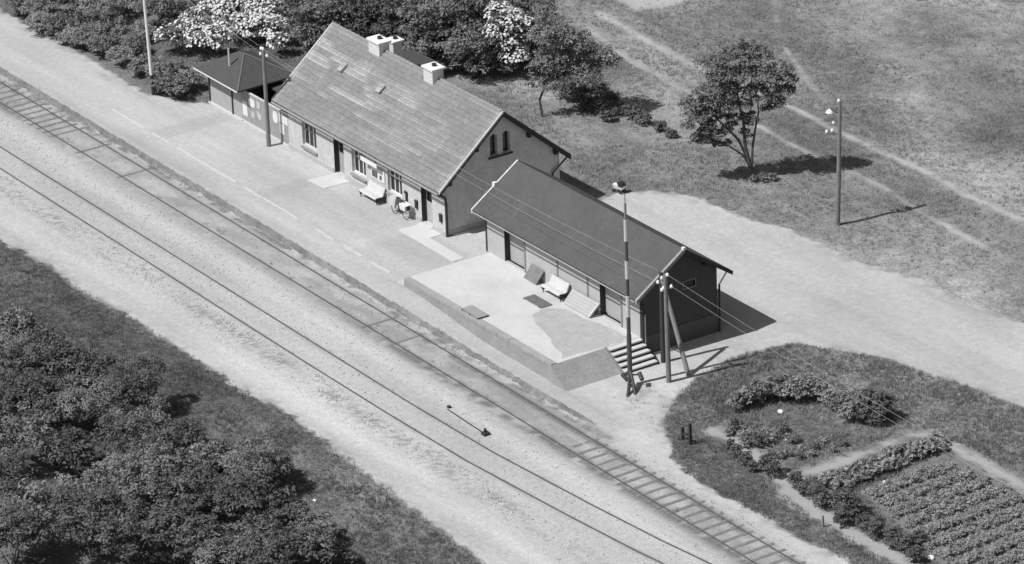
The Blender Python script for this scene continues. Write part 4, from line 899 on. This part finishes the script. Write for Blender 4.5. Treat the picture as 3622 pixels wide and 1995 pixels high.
MB().tube([(21.07, -.98, -.4), (21.03, -1.04, 5.45)], [.13, .095], 10).build('pole', M_pole, pa)
for dx, dy, z in ((.10, .06, 5.42), (-.14, -.10, 5.22), (-.30, -.22, 4.98), (.30, .14, 4.86), (-.05, -.06, 4.72), (-.10, -.14, 4.62)): insul(pa, 21.03+dx, -1.04+dy, z, (21.03, -1.04, z-.12))
pb = thing('telegraph_pole', 'dark pole propped by a slanting strut beside the goods shed gable', 'telegraph pole', (19.07, .13, -.25))
MB().tube([(19.07, .13, -.4), (19.06, .12, 4.55)], [.12, .10], 10).build('pole', mat('old_pole', .06, ((4, .25),)), pb)
MB().tube([(21.17, .17, -.35), (19.18, .10, 4.2)], [.12, .10], 10).build('strut', mat('strut_wood', .26, ((4, .2), (20, .2))), pb)
MB().tube([(19.0, .10, 4.05), (19.32, .10, 4.05)], .03, 6).build('bolt', M_iron, pb)
rp_ = thing('telegraph_pole', 'lone telegraph pole with white insulators in the meadow right of the tree', 'telegraph pole', (11.09, 17.12, -.21))
MB().tube([(11.09, 17.12, -.4), (11.14, 17.2, 3), (11.18, 17.26, 6.75)], [.14, .12, .085], 10).build('pole', M_pole, rp_)
for dx, dy, z in ((-.03, -.05, 6.78), (.0, 0.02, 5.62), (-.22, -.25, 5.56), (.0, .02, 5.20), (-.25, -.32, 5.12), (-.42, -.55, 5.06), (.0, .02, 4.80)): insul(rp_, 11.18+dx, 17.26+dy, z-.06, (11.16, 17.24, z-.2))
MB().tube([(11.17, 17.25, 6.05), (10.9, 16.85, 6.28)], .02, 6).build('lamp_arm', M_iron, rp_)
MB().tube([(10.88, 16.80, 6.12), (10.88, 16.80, 6.2), (10.88, 16.80, 6.3)], [.21, .16, .05], 12).build('lamp_shade', M_porc, rp_)
fp = thing('flagpole', 'tall white flagpole with a dark foot beside the bushes at upper left', 'flagpole', (-27.16, -1.91, 0))
MB().tube([(-27.16, -1.91, -.2), (-27.19, -1.95, 1.32)], [.10, .10], 8).tube([(-27.02, -1.82, -.2), (-27.05, -1.86, 1.25)], [.07, .07], 8).build('foot', M_dark, fp)
MB().tube([(-27.18, -1.95, 1.2), (-27.24, -2.04, 5.7), (-27.29, -2.1, 9.5)], [.10, .085, .05], 10).build('pole', M_white, fp)
ms = thing('signal_mast', 'slender signal mast banded black and white before the platform steps', 'signal mast', (20.22, -2.67, -.25))
def at_z(z): t = (z+.25)/10.; return (20.22-.02*t, -2.67-.03*t, z)
bands = [(.35, 2.46, 0, .12), (2.46, 3.40, 0, .10), (3.40, 4.51, 1, .105), (4.51, 5.40, 0, .085), (5.40, 6.33, 1, .10), (6.33, 7.37, 0, .08), (7.37, 8.46, 1, .10), (8.46, 9.33, 2, .06), (9.33, 9.85, 0, .02)]
for z0, z1, kd, rr_ in bands: MB().tube([at_z(z0+.002), at_z(z1)], rr_, 8).build('mast_band', [mat('mast_black', .10, ((5, .2),)), M_pale, M_grey][kd], ms)
MB().tube([(20.22, -2.67, .5), (20.85, -3.2, -.02), (21.28, -3.61, -.4)], .085, 8).tube([(20.16, -2.63, .62), (20.8, -2.9, .1), (21.32, -3.12, -.4)], .085, 8).build('foot_stay', M_iron, ms)
for dx, dy in ((-.15, -.35), (.25, .38)):
    MB().tube([(20.3+dx-.05, -2.7+dy, .42), (20.3+dx+.30, -2.7+dy*.8, .20)], .11, 10).build('winding_drum', M_iron, ms)
MB().tube([(20.1, -3.1, .38), (20.6, -2.3, .36)], .04, 6).build('cross_bar', M_iron, ms)
def wire(label, p, q, sag):
    p, q = Vector(p), Vector(q); pts_ = [p+(q-p)*t-Vector((0, 0, sag*4*t*(1-t))) for t in np.linspace(0, 1, 22)]
    o = MB().tube(pts_, .0065, 4, caps=False).build('telegraph_wire', M_wire); return tag(o, label, 'wire', 'telegraph wires along the line')
wire('upper wire over the roofs from the left pole to the pole by the steps', (-16.44, -.82, 5.74), (21.13, -.98, 5.46), .55)
wire('lower wire over the roofs from the left pole to the pole by the steps', (-16.29, -.68, 5.40), (20.73, -1.26, 5.02), .55)
wire('upper telegraph wire leaving the steps pole toward the garden at lower right', (21.13, -.98, 5.46), (66, -1.4, 5.6), .75)
wire('lower telegraph wire leaving the steps pole toward the garden at lower right', (21.33, -.90, 4.9), (66, -1.1, 5.0), .75)
wire('upper telegraph wire leaving the left pole over the white flowering bush', (-16.44, -.82, 5.74), (-60, 6.0, 6.0), .6)
wire('lower telegraph wire leaving the left pole over the white flowering bush', (-16.62, -.83, 5.42), (-60, 5.6, 5.6), .6)
# ================================================================ small things
pr_ = thing('pram', 'pram with pale body and dark hood left on the edge of the forecourt grass', 'pram', (.85, 10.45, 0), rotz=R(15))
def ringz(cx_, cy_, r_, n=16): return [(cx_+r_*math.cos(2*math.pi*k/n), cy_, r_+.01+r_*math.sin(2*math.pi*k/n)) for k in range(n+1)]
for cx_ in (-.36, .36):
    for cy_ in (-.26, .26): MB().tube(ringz(cx_, cy_, .17), .035, 6, caps=False).tube([(cx_, cy_-.03, .18), (cx_, cy_+.03, .18)], .10, 8).build('wheel', M_iron, pr_, local=True)
bd_ = MB(); L0 = [(-.42, -.18, .34), (.42, -.18, .34), (.42, .18, .34), (-.42, .18, .34)]; L1 = [(-.58, -.25, .72), (.55, -.25, .68), (.55, .25, .68), (-.58, .25, .72)]
bd_.hexa(L0+L1); bd_.build('body', M_white, pr_, local=True)
hd = MB(); hp = []
for k in range(7):
    a = math.pi*.62*k/6; hp.append([( .12+.42*math.cos(a*1.0), s_*.27, .66+.40*math.sin(a)) for s_ in (-1, 1)])
for (a, b), (c, d) in zip(hp, hp[1:]): hd.hexa([a, b, d, c, tuple(np.array(a)*.97+np.array((0, 0, -.01))), tuple(np.array(b)*.97+np.array((0, 0, -.01))), tuple(np.array(d)*.97+np.array((0, 0, -.01))), tuple(np.array(c)*.97+np.array((0, 0, -.01)))])
for s_ in (-1, 1): hd.prism([(.12, s_*.27, .66)]+[(p[0 if s_ < 0 else 1][0], s_*.27, p[0][2]) for p in hp], (0, .012*s_, 0))
hd.build('hood', M_dark, pr_, local=True)
MB().tube([(-.55, -.22, .7), (-.86, -.22, .98), (-.86, .22, .98), (-.55, .22, .7)], .018, 6).build('handle', M_iron, pr_, local=True)
MB().tube([(-.36, -.24, .18), (-.2, -.2, .34), (.2, -.2, .34), (.36, -.24, .18)], .018, 5).tube([(-.36, .24, .18), (-.2, .2, .34), (.2, .2, .34), (.36, .24, .18)], .018, 5).build('spring', M_iron, pr_, local=True)
pr_.scale = (.62, .62, .62)
tr = thing('garden_trestle', 'dark wooden trestle of two posts and a cross bar at the garden corner', 'trestle', (26.95, -4.2, -.25))
MB().box(26.56, 26.69, -4.27, -4.15, -.4, .42).build('post', M_dark, tr); MB().box(27.19, 27.32, -4.29, -4.17, -.4, .86).build('post', M_dark, tr)
MB().hexa([(26.69, -4.25, .02), (27.19, -4.27, .18), (27.19, -4.19, .18), (26.69, -4.17, .02), (26.69, -4.25, .16), (27.19, -4.27, .32), (27.19, -4.19, .32), (26.69, -4.17, .16)]).build('cross_bar', M_dark, tr)
gpst = thing('garden_post', 'short wooden post on the sandy edge of the vegetable field', 'post', (37.81, -4.53, hz(37.8, -4.53)))
MB().tube([(37.81, -4.53, -.5), (37.80, -4.52, .35)], [.06, .05], 6).build('post', M_pole, gpst)
def stone(x, y, r_, label, seed):
    rg_ = random.Random(seed); bm = bmesh.new(); bmesh.ops.create_icosphere(bm, subdivisions=2, radius=1)
    for v in bm.verts: v.co = Vector((v.co.x*r_*1.4, v.co.y*r_, v.co.z*r_*.8))*rg_.uniform(.88, 1.1)
    me = bpy.data.meshes.new('white_stone'); bm.to_mesh(me); bm.free(); me.materials.append(M_white)
    o = bpy.data.objects.new('white_stone', me); COL.objects.link(o); o.location = (x, y, hz(x, y)+r_*.5); return tag(o, label, 'stone')
for i_, ((x, y), r_, lab) in enumerate(zip(D['whites'], (.10, .13, .13, .09, .09, .08), ('white stone among the crop rows near the leafy plants', 'white stone in the lower corner of the vegetable field', 'pale stone at the foot of the tall garden plants', 'pale stone beside the dark shrubs of the sandy path', 'white stone near the top of the vegetable field', 'white stone lying in the grass below the pale track bed'))): stone(x, y, r_, lab, i_)

# ================================================================ foliage
def blob_leaves(blobs, leaf, dens, seed, up_=.45, lump=.42, zmin=.02):
    """crown lobes -> leafy sprays spread over each lobe with gaps between -> leaf faces"""
    rs_ = np.random.default_rng(seed); P_ = []; N_ = []; S_ = []
    for (bx, by, bz, br) in blobs:
        lr = min(max(.30*br, .09), .30)*(lump/.42)
        nsub = int(min(90, max(6, 2.6*(br/lr)**2))); u = rs_.normal(size=(nsub, 3)); u /= np.linalg.norm(u, axis=1)[:, None]
        low = u[:, 2] < -.2; u[low, 2] *= -.6*rs_.random(low.sum())
        sr = lr*(.6+.8*rs_.random(nsub)); sc = np.array([bx, by, bz])+u*(br*(.62+.42*rs_.random(nsub)**1.5))[:, None]*np.array([1, 1, .95])
        for c, r_ in zip(sc, sr):
            n = int(dens*2.6*r_*r_/(leaf*leaf))+5
            d = rs_.normal(size=(n, 3)); d /= np.linalg.norm(d, axis=1)[:, None]; d[:, 2] = np.where(d[:, 2] < -.3, -d[:, 2], d[:, 2])
            P_.append(c+d*(r_*(.5+.55*rs_.random(n)**.6))[:, None]*np.array([1.1, 1.1, .75])); N_.append(d); S_.append(leaf*(.6+.8*rs_.random(n)))
    P_ = np.concatenate(P_); N_ = np.concatenate(N_); S_ = np.concatenate(S_)
    k = P_[:, 2] > zmin; P_, N_, S_ = P_[k], N_[k], S_[k]; n = len(P_)
    nn = N_*.75+np.array([0, 0, up_])+rs_.normal(size=(n, 3))*.38; nn /= np.linalg.norm(nn, axis=1)[:, None]
    a = np.cross(nn, rs_.normal(size=(n, 3))); a /= np.linalg.norm(a, axis=1)[:, None]; b = np.cross(nn, a)
    a *= (S_*.66)[:, None]; b *= (S_*.40)[:, None]
    V = np.stack([P_-a, P_-b*.9+nn*(S_*.12)[:, None], P_+a, P_+b*.9+nn*(S_*.12)[:, None]], 1).reshape(-1, 3)
    return V, np.arange(4*n).reshape(n, 4)
def blossoms(blobs, size, dens, seed, cut=.44):
    """flat white flower heads sitting on the outside of the crown"""
    rs_ = np.random.default_rng(seed+77); V = []; Fs = []
    for (bx, by, bz, br) in blobs:
        n = int(dens*br*br*12)
        d = rs_.normal(size=(n, 3)); d[:, 2] = np.abs(d[:, 2])*.9; d /= np.linalg.norm(d, axis=1)[:, None]
        ph = rs_.uniform(0, 9)
        for dd in d:
            if float(vnoise(np.array([dd[0]*2.2+ph]), np.array([(dd[1]+dd[2])*2.2+ph]), seed)[0]) < cut: continue
            c = np.array([bx, by, bz])+dd*br*(.98+.2*rs_.random()); r_ = size*(.5+.75*rs_.random())
            nn = dd*.7+np.array([0, -.15, .6])+rs_.normal(size=3)*.25; nn /= np.linalg.norm(nn)
            a = np.cross(nn, [.3, .5, .1]); a /= np.linalg.norm(a); b = np.cross(nn, a)
            i0 = len(V); V.append(c+nn*r_*.3)
            for k in range(6):
                t = math.pi*k/3; V.append(c+(a*math.cos(t)+b*math.sin(t))*r_*(.7+.5*rs_.random()))
            Fs += [(i0, i0+1+k, i0+1+(k+1) % 6) for k in range(6)]
    return np.array(V), np.array(Fs)
SEED = [100]
def plant_thing(name, label, cat, base, blobs, leaf=.11, dens=1.5, m_=None, group=None, flowers=None, stems=3, up_=.45, lump=.42, limbs=None, part='foliage', stem_name='stem', stem_r=.035):
    SEED[0] += 1; sd = SEED[0]; x, y = base; z = hz(x, y)
    t = thing(name, label, cat, (x, y, z), group)
    V, F = blob_leaves(blobs, leaf, dens, sd, up_, lump); np_mesh(part, V, F, m_ or M_leaf, t)
    rg_ = random.Random(sd); sb_ = MB()
    if limbs:
        for l in limbs: sb_.tube(l[0], l[1], 7)
    else:
        for k in range(stems):
            b = blobs[k % len(blobs)]; a = rg_.uniform(0, 6.28)
            e = Vector((b[0]+math.cos(a)*b[3]*.3, b[1]+math.sin(a)*b[3]*.3, max(.12, b[2]))); s_ = Vector((rg_.uniform(-.1, .1), rg_.uniform(-.1, .1), -.15))
            sb_.tube([s_, s_.lerp(e, .5)+Vector((rg_.uniform(-.1, .1)*b[3], rg_.uniform(-.1, .1)*b[3], 0)), e], [stem_r, stem_r*.8, stem_r*.4], 5)
    sb_.build(stem_name, M_bark, t, local=True)
    if flowers:
        V, F = blossoms(blobs, flowers[0], flowers[1], sd, *flowers[2:]); np_mesh('blossom', V, F, M_flower, t, k=3)
    return t
ORD = 'first second third fourth fifth sixth seventh eighth ninth tenth eleventh twelfth thirteenth fourteenth fifteenth sixteenth seventeenth eighteenth nineteenth twentieth'.split()
def view_u(b): return b[0]*math.cos(AZ)+b[1]*math.sin(AZ)          # how far right of the camera axis a point stands
def ranked(lst, key): return [lst[k] for k in sorted(range(len(lst)), key=lambda k: key(lst[k]))]
edge_band = [q for q in D['bl'] if q[0][1]-float(np.interp(q[0][0], [-5, 8, 15, 25], [-23.2, -24.5, -24.5, -23.5])) > -1.5]
deep_band = [q for q in D['bl'] if q not in edge_band]
def bush_blobs(r_, rg_):
    bb = [(0, 0, r_*.75, r_*.95)]
    for k in range(4):
        a = rg_.uniform(0, 6.28); d = rg_.uniform(.45, .85)*r_; bb.append((math.cos(a)*d, math.sin(a)*d, r_*rg_.uniform(.45, 1.05), r_*rg_.uniform(.42, .62)))
    return bb
rgv = random.Random(31); i_ = 0
edge_band = ranked(edge_band, lambda q: view_u(q[0])); deep_band = ranked(deep_band, lambda q: view_u(q[0]))
for band, words_ in ((edge_band, 'along the upper edge of the thicket at lower left'), (deep_band, 'deep inside the thicket in the lower left corner')):
    for n_, (b, bl) in enumerate(band):
        r_ = bl[0][3]*rgv.uniform(1.0, 1.35)
        o_ = ORD[n_] if n_ < 20 else 'last'
        plant_thing('thicket_bush', '%s leafy bush from the left %s' % (o_, words_), 'bush', b, [(q[0], q[1], q[2]*hs, q[3]) for hs in (rgv.uniform(.85, 1.5),) for q in bush_blobs(r_, rgv)], rgv.uniform(.095, .15), 1.5, [M_leaf, M_leafd, M_leafd, M_leaf, M_leafd, M_leafd][i_ % 6], 'bushes of the thicket at lower left', stems=4, lump=.40); i_ += 1
for n_, (b, bl) in enumerate(ranked(D['tl'], lambda q: q[0][0])):
    r_ = bl[0][3]*1.15
    plant_thing('roadside_bush', '%s leafy bush from the upper left corner beside the pale gravel' % (ORD[n_] if n_ < 20 else ['twenty-first', 'twenty-second', 'twenty-third', 'last'][min(n_-20, 3)]), 'bush', b, bush_blobs(r_, rgv), .11, 1.5, [M_leaf, M_leafl, M_leaf][n_ % 3], 'bushes along the gravel at upper left', stems=3, lump=.4)
WL = D['wl']
for i_, (idx, lab) in enumerate((((0, 1, 11), 'white flowering bush nearest the flagpole'), ((2, 3, 10), 'white flowering bush directly behind the outhouse roof'), ((4, 5, 6), 'white flowering bush farthest back below the top edge'), ((7, 8, 9, 12), 'white flowering bush close to the left end of the station roof'))):
    bs_ = [WL[k] for k in idx]; bx = sum(b[0][0] for b in bs_)/len(bs_); by = sum(b[0][1] for b in bs_)/len(bs_)
    bb = []
    for b in bs_:
        r_ = b[1][0][3]*1.15
        bb += [(b[0][0]-bx, b[0][1]-by, r_*.8+.2, r_), (b[0][0]-bx+.5*r_, b[0][1]-by+.3*r_, r_*1.3+.2, r_*.55), (b[0][0]-bx-.5*r_, b[0][1]-by-.2*r_, r_*1.0+.2, r_*.5)]
    plant_thing('flowering_bush', lab, 'flowering bush', (bx, by), bb, .13, 1.5, M_leaf, 'white flowering bushes behind the outhouse', flowers=(.085, 28 if i_ else 14, .40), stems=4)
trees_ = list(zip(D['trees'], ('leafy tree behind the left gable of the station roof', 'dark tree behind the ridge left of the tallest chimney', 'dark tree rising directly above the left chimneys', 'broad leafy tree behind the right chimney of the station', 'dark tree at the top edge left of the white flowering tree')))
for i_, ((b, bl), lab) in enumerate(trees_):
    bl = [(q[0], q[1], q[2], q[3]*1.15) for q in bl]
    ex = [(q[0]+.35, q[1]-.2, max(.5, q[2]*.5), q[3]*.85) for q in bl]
    lim = [([(0, 0, -.2), (q[0]*.3, q[1]*.3, q[2]*.5), (q[0], q[1], q[2])], [.14, .09, .03]) for q in bl[:6]]
    plant_thing('leafy_tree', lab, 'tree', b, bl+ex, .125, 1.5, M_leafd if i_ in (1, 2) else M_leaf, 'trees behind the station', limbs=lim, part='crown', stem_name='trunk', lump=.4)
for (bx, by, h_, r_, lab) in ((-26.5, 14.5, 3.0, 1.9, 'dark tree at the top edge above the left gable of the station'), (-24.0, 17.0, 3.2, 2.0, 'dark tree at the top edge behind the left chimneys'), (-21.5, 14.6, 2.6, 1.6, 'dark tree filling the gap behind the two left chimneys'), (-29.5, 12.0, 2.8, 1.7, 'dark tree between the white flowering bushes and the station gable'), (-33.0, 10.5, 2.6, 1.6, 'dark tree at the top edge behind the white flowering bushes'), (-20.2, 18.5, 2.8, 1.9, 'dark tree at the top edge above the right chimney'), (-37.5, 7.5, 2.2, 1.5, 'dark tree at the top edge right of the flagpole'), (-36.3, 4.0, 1.6, 1.3, 'dark round bush just right of the flagpole top'), (-18.0, 13.6, 2.4, 1.5, 'dark tree between the broad tree and the white blossoming bush'), (-17.6, 17.5, 2.6, 1.7, 'dark tree at the top edge above the white blossoming bush')):
    bb = [(0, 0, h_*.75, r_)]+[(math.cos(k*1.3)*r_*.7, math.sin(k*1.3)*r_*.7, h_*(.35+.13*k), r_*.62) for k in range(6)]
    plant_thing('leafy_tree', lab, 'tree', (bx, by), bb, .125, 1.4, [M_leafd, M_leaf][int(r_*10) % 2], 'trees behind the station', limbs=[([(0, 0, -.2), (q[0]*.4, q[1]*.4, q[2]*.5), (q[0], q[1], q[2])], [.15, .1, .04]) for q in bb[:4]], part='crown', stem_name='trunk', lump=.4)
b, bl = D['wr'][0]
plant_thing('flowering_tree', 'tall bush covered in white blossom at the edge of the station garden', 'flowering tree', b, [(q[0], q[1], q[2], q[3]*1.1) for q in bl]+[(.5, .3, 1.3, .8), (-.2, .6, 1.6, .9)], .12, 1.5, M_leaf, None, flowers=(.08, 36, .30), limbs=[([(0, 0, -.2), (q[0]*.5, q[1]*.5, q[2]*.6), (q[0], q[1], q[2])], [.10, .07, .03]) for q in bl[:5]], part='crown', stem_name='trunk')
b, bl = D['rt'][0]
plant_thing('garden_tree', 'pale slender trunked tree on the lawn behind the station gable', 'tree', b, [(q[0], q[1], q[2], q[3]*1.22) for q in bl], .12, 1.5, M_leaf, None, flowers=(.05, .8), limbs=[([(-.25, -.40, -.1), (-.35, -.5, 1.0), (-.15, -.25, 1.9), (.2, .3, 3.2)], [.08, .06, .06, .03])]+[([(-.15, -.25, 1.9), (q[0]*.5, q[1]*.5, 2.9), (q[0], q[1], q[2])], [.05, .04, .02]) for q in bl[:5]], part='crown', stem_name='trunk')
for n_, (b, bl) in enumerate(ranked(D['hr'], lambda q: view_u(q[0]))):
    r_ = bl[0][3]*1.2
    plant_thing('hedge_bush', '%s low dark bush from the left in the row along the lawn' % ORD[n_], 'bush', b, [(0, 0, r_*.6, r_*1.05), (.4*r_, .2*r_, r_*.7, r_*.6)], .12, 1.35, M_leafd, 'low bushes along the lawn edge', stems=2, flowers=(.07, 1.0) if n_ in (5, 6) else None)
b, bl = D['big']
limbs = [([tuple(p) for p in l], list(np.linspace(w0, .02, len(l)))) for l, w0 in zip(D['big_limbs'], (.14, .08, .09, .06, .035, .035, .035))]
plant_thing('lone_tree', 'lone bushy tree with several trunks on the grass above the forecourt', 'tree', b, [(q[0]*1.10, q[1]*1.10, q[2], q[3]*1.0) for q in bl]+[(q[0]*.95+rgv.uniform(-.5, .5), q[1]*.95+rgv.uniform(-.9, .9), q[2]+rgv.uniform(-.35, .3), q[3]*.7) for q in bl], .115, .85, leaf_mat('leaf_lone', .23, .45), None, limbs=limbs, part='crown', stem_name='trunk', lump=.45)
for k, (dx, dy, r_) in enumerate(((.35, .2, .35), (.6, .7, .3), (.1, -.2, .25))): plant_thing('tree_sucker', ('leafy sucker growing at the right of the lone tree foot', 'leafy sucker just behind the lone tree foot', 'leafy sucker in front of the lone tree foot')[k], 'plant', (b[0]+dx, b[1]+dy), [(0, 0, r_*.6, r_)], .09, 1.2, M_leaf, None, stems=2)
for n_, (b, bl) in enumerate(ranked(D['garden_tall'], lambda q: view_u(q[0]))):
    r_ = bl[0][3]*1.55; plant_thing('tall_garden_plant', '%s tall plant from the left in the leafy arc at the back of the garden' % ORD[n_], 'plant', b, [(0, 0, r_*.7, r_*.95), (.15, .1, r_*1.35, r_*.65), (-.2, .2, r_*1.2, r_*.5)], .12, 1.4, [M_leaf, M_leafl][n_ % 2] if n_ < 13 else M_leafd, 'tall plants in the garden arc', stems=3, stem_r=.02)
for n_, (b, bl) in enumerate(ranked(D['garden_low'], lambda q: view_u(q[0]))):
    r_ = bl[0][3]*.95; plant_thing('bed_plant', '%s low plant from the left in the round flower bed of the garden' % ORD[n_], 'plant', b, [(0, 0, r_*.6, r_)], .10, 1.35, [M_leaf, M_leafd, M_leafl][n_ % 3], 'low plants of the round bed', stems=2, stem_r=.015, flowers=(.05, .8) if n_ in (9, 12) else None)
for n_, (b, bl) in enumerate(ranked(D['garden_dark'], lambda q: q[0][0])):
    r_ = bl[0][3]*1.12; plant_thing('border_shrub', '%s dark shrub along the sandy border counted from the trestle' % ORD[n_], 'shrub', b, [(0, 0, r_*.8, r_*.9), (.2*r_, .2*r_, r_*1.6, r_*.6), (-.3*r_, 0, r_*1.3, r_*.5)], .09, 1.5, M_leafd, 'dark shrubs along the garden border', stems=3, stem_r=.02)
for lst, wd in ((D['leafrow'][:17], 'back'), (D['leafrow'][17:], 'front')):
    for n_, (b, bl) in enumerate(lst):
        r_ = bl[0][3]*1.4; plant_thing('rhubarb_plant', '%s plant from the left in the %s row of broad leaved plants' % (ORD[n_], wd), 'plant', b, [(0, 0, r_*.7, r_*1.1)], .18, 1.1, M_leafl, 'broad leaved plants in two rows', stems=3, up_=.25, lump=.5, stem_r=.015)
for k in range(12):
    x = 36.6+1.1*k
    y0 = float(np.interp(x, [35.9, 41.35, 46.9, 49.5], [-.9, -1.95, -3.3, -3.9]))+.25; y1 = float(np.interp(x, [35.3, 40.6, 43.4, 49.5], [4.3, 4.75, 4.9, 5.0]))
    n = int((y1-y0)/.24); rr_ = np.random.default_rng(k)
    bb = [(sx_+rr_.uniform(-.08, .08), y0+.24*j+rr_.uniform(-.08, .08)-(y0+y1)/2, .09+rr_.uniform(-.03, .05), .20+rr_.uniform(-.06, .06)) for j in range(n) for sx_ in (-.2, .2) if rr_.random() > .12]
    V, F = blob_leaves(bb, .075, 1.0, 900+k, .5)
    t = thing('crop_row', '%s row of low potato plants counted from the broad leaved plants' % ORD[k], 'crop row', (x, (y0+y1)/2, hz(x, 1)), 'crop rows of the vegetable field')
    np_mesh('foliage', V, F, leaf_mat('leaf_potato', .38, .5, 2.0) if 'leaf_potato' not in MATS else MATS['leaf_potato'], t)
    s_ = MB()
    for q in bb[::3]: s_.tube([(q[0], q[1], -.05), (q[0]+.02, q[1], .12)], .012, 4)
    s_.build('stems', M_bark, t, local=True)['kind'] = 'stuff'

# ================================================================ grass blades
def blades(name, n_try, box, keep, hgt, wid, seed, m_, per=5):
    rs_ = np.random.default_rng(seed); x = rs_.uniform(box[0], box[1], n_try); y = rs_.uniform(box[2], box[3], n_try)
    k = keep(x, y) > rs_.random(n_try); x, y = x[k], y[k]; n = len(x)
    h_ = hgt*(.45+.9*fbm(x*.7, y*.7, seed+3))*(.7+.6*rs_.random(n))
    x = np.repeat(x, per)+rs_.normal(size=n*per)*.06; y = np.repeat(y, per)+rs_.normal(size=n*per)*.06; h_ = np.repeat(h_, per)*(.6+.7*rs_.random(n*per))
    z = height(x, y)+.0; a = rs_.uniform(0, 2*np.pi, n*per); l = h_*rs_.uniform(.2, .9, n*per); w_ = wid*(.6+.8*rs_.random(n*per))
    ca, sa = np.cos(a), np.sin(a)
    V = np.stack([np.stack([x-sa*w_, y+ca*w_, z-.03], 1), np.stack([x+sa*w_, y-ca*w_, z-.03], 1), np.stack([x+ca*l, y+sa*l, z+h_], 1)], 1).reshape(-1, 3)
    o = np_mesh(name, V, np.arange(3*n*per).reshape(-1, 3), m_, k=3); tag(o, kind='stuff'); return o
def grass_sd(x, y): return -sdf(x, y, GRAVEL)
def free(x, y):
    d = np.minimum(seg_dist(x, y, D['gpath'][0])-.42, seg_dist(x, y, D['gpath'][1])-.30)
    dm_ = np.minimum(np.minimum(seg_dist(x, y, D['mpath'][0])-.2, seg_dist(x, y, D['mpath'][1])-.12), seg_dist(x, y, D['mpath'][2])-.05)
    bld = ((x > -24.6) & (x < .2) & (y > -.8) & (y < 9.5))
    return np.clip(d/.3, 0, 1)*np.clip(dm_/.4, .06, 1)*np.where(inside(x, y, D['field']), .15, 1)*np.where(bld, 0, 1)*np.where(sdf(x, y, D['pale']) > -.2, .05, 1)
def k_meadow(x, y):
    g_ = grass_sd(x, y); vis = (y < 52-.62*(x+12)*np.where(x > -12, 1, 0)) & (y > -1.2*(x+54))
    return np.where(g_ > .0, np.clip(.25+g_/1.2, 0, 1), 0)*free(x, y)*np.clip(2.6*fbm(x*.16, y*.26, 82, 4)-.65, .10, 1)*vis
blades('meadow_grass', 110000, (-48, 42, -1, 50), k_meadow, .20, .016, 5, M_grassb)
blades('garden_grass', 42000, (20, 48, -9, 15), lambda x, y: np.where((grass_sd(x, y) > 0) & (y < 14.5) & (y > -8), 1, 0)*free(x, y)*np.where(inside(x, y, [(26.5, -2.6), (25.5, 1.5), (27.5, 4.0), (31.5, 4.8), (33, 2.5), (33, -2)]), .4, 1), .17, .014, 6, leaf_mat('grass_blade_dark', .22, .4, 1.2, .3))
blades('bank_grass', 60000, (-16, 40, -32, -16), lambda x, y: np.where((grass_sd(x, y) > -.1) & (y < -10) & (y > -.55*(x-18)-38), np.clip(.3+grass_sd(x, y), 0, 1), 0), .15, .013, 7, leaf_mat('grass_blade_bank', .17, .4, 1.2, .3))
def k_weed(x, y):
    n_ = fbm(x*1.4, y*2.2, 23); m1 = near(y-Y_A+.05, .3)+near(y-Y_B-.15, .35); m4 = near(y+14.35, .8); m5 = near(y-edge_y(x)+.2, .3)*(x < 24)
    m7 = near(x-22.6, 2.6)*near(y+2.6, 2.2)
    return np.clip(m1*sst(.5, .7, n_)+m4*sst(.52, .68, n_)*.6+m5*sst(.45, .6, n_)+m7*sst(.5, .66, fbm(x*2.2, y*2.2, 41)), 0, 1)*.8
blades('track_weeds', 40000, (-50, 42, -15.3, 0), k_weed, .10, .014, 8, leaf_mat('weed_blade', .16, .4, 2, .25), per=4)
# ballast stones scattered over the strips by the tracks
def pebbles(name, n, box, keep, r_, seed, m_):
    rs_ = np.random.default_rng(seed); x = rs_.uniform(box[0], box[1], n); y = rs_.uniform(box[2], box[3], n); k = keep(x, y) > rs_.random(n); x, y = x[k], y[k]; n = len(x); s_ = r_*(.5+rs_.random(n))
    base = np.array([[1, 0, 0], [-.5, .87, 0], [-.5, -.87, 0], [0, 0, .9], [0, 0, -.6]]); F0 = np.array([[0, 1, 3], [1, 2, 3], [2, 0, 3], [1, 0, 4], [2, 1, 4], [0, 2, 4]])
    a = rs_.uniform(0, 6.28, n); c_, s2 = np.cos(a), np.sin(a); B = np.repeat(base[None], n, 0)*(1+.3*rs_.normal(size=(n, 5, 1)))*s_[:, None, None]
    V = np.stack([B[:, :, 0]*c_[:, None]-B[:, :, 1]*s2[:, None]+x[:, None], B[:, :, 0]*s2[:, None]+B[:, :, 1]*c_[:, None]+y[:, None], B[:, :, 2]+height(x, y)[:, None]+.01], 2).reshape(-1, 3)
    o = np_mesh(name, V, (F0[None]+5*np.arange(n)[:, None, None]).reshape(-1, 3), m_, k=3); tag(o, kind='stuff')
pebbles('ballast_stones', 48000, (-48, 42, -15.8, -6.6), lambda x, y: np.clip(.10+.9*near(y+14.5, .9)*sst(.45, .6, fbm(x*.5, y*1.5, 90))+.5*near(y-edge_y(x)+.35, .3)*sst(.5, .6, fbm(x, y, 91)), 0, 1), .035, 12, mat('ballast', .40, ((9, .3),)))
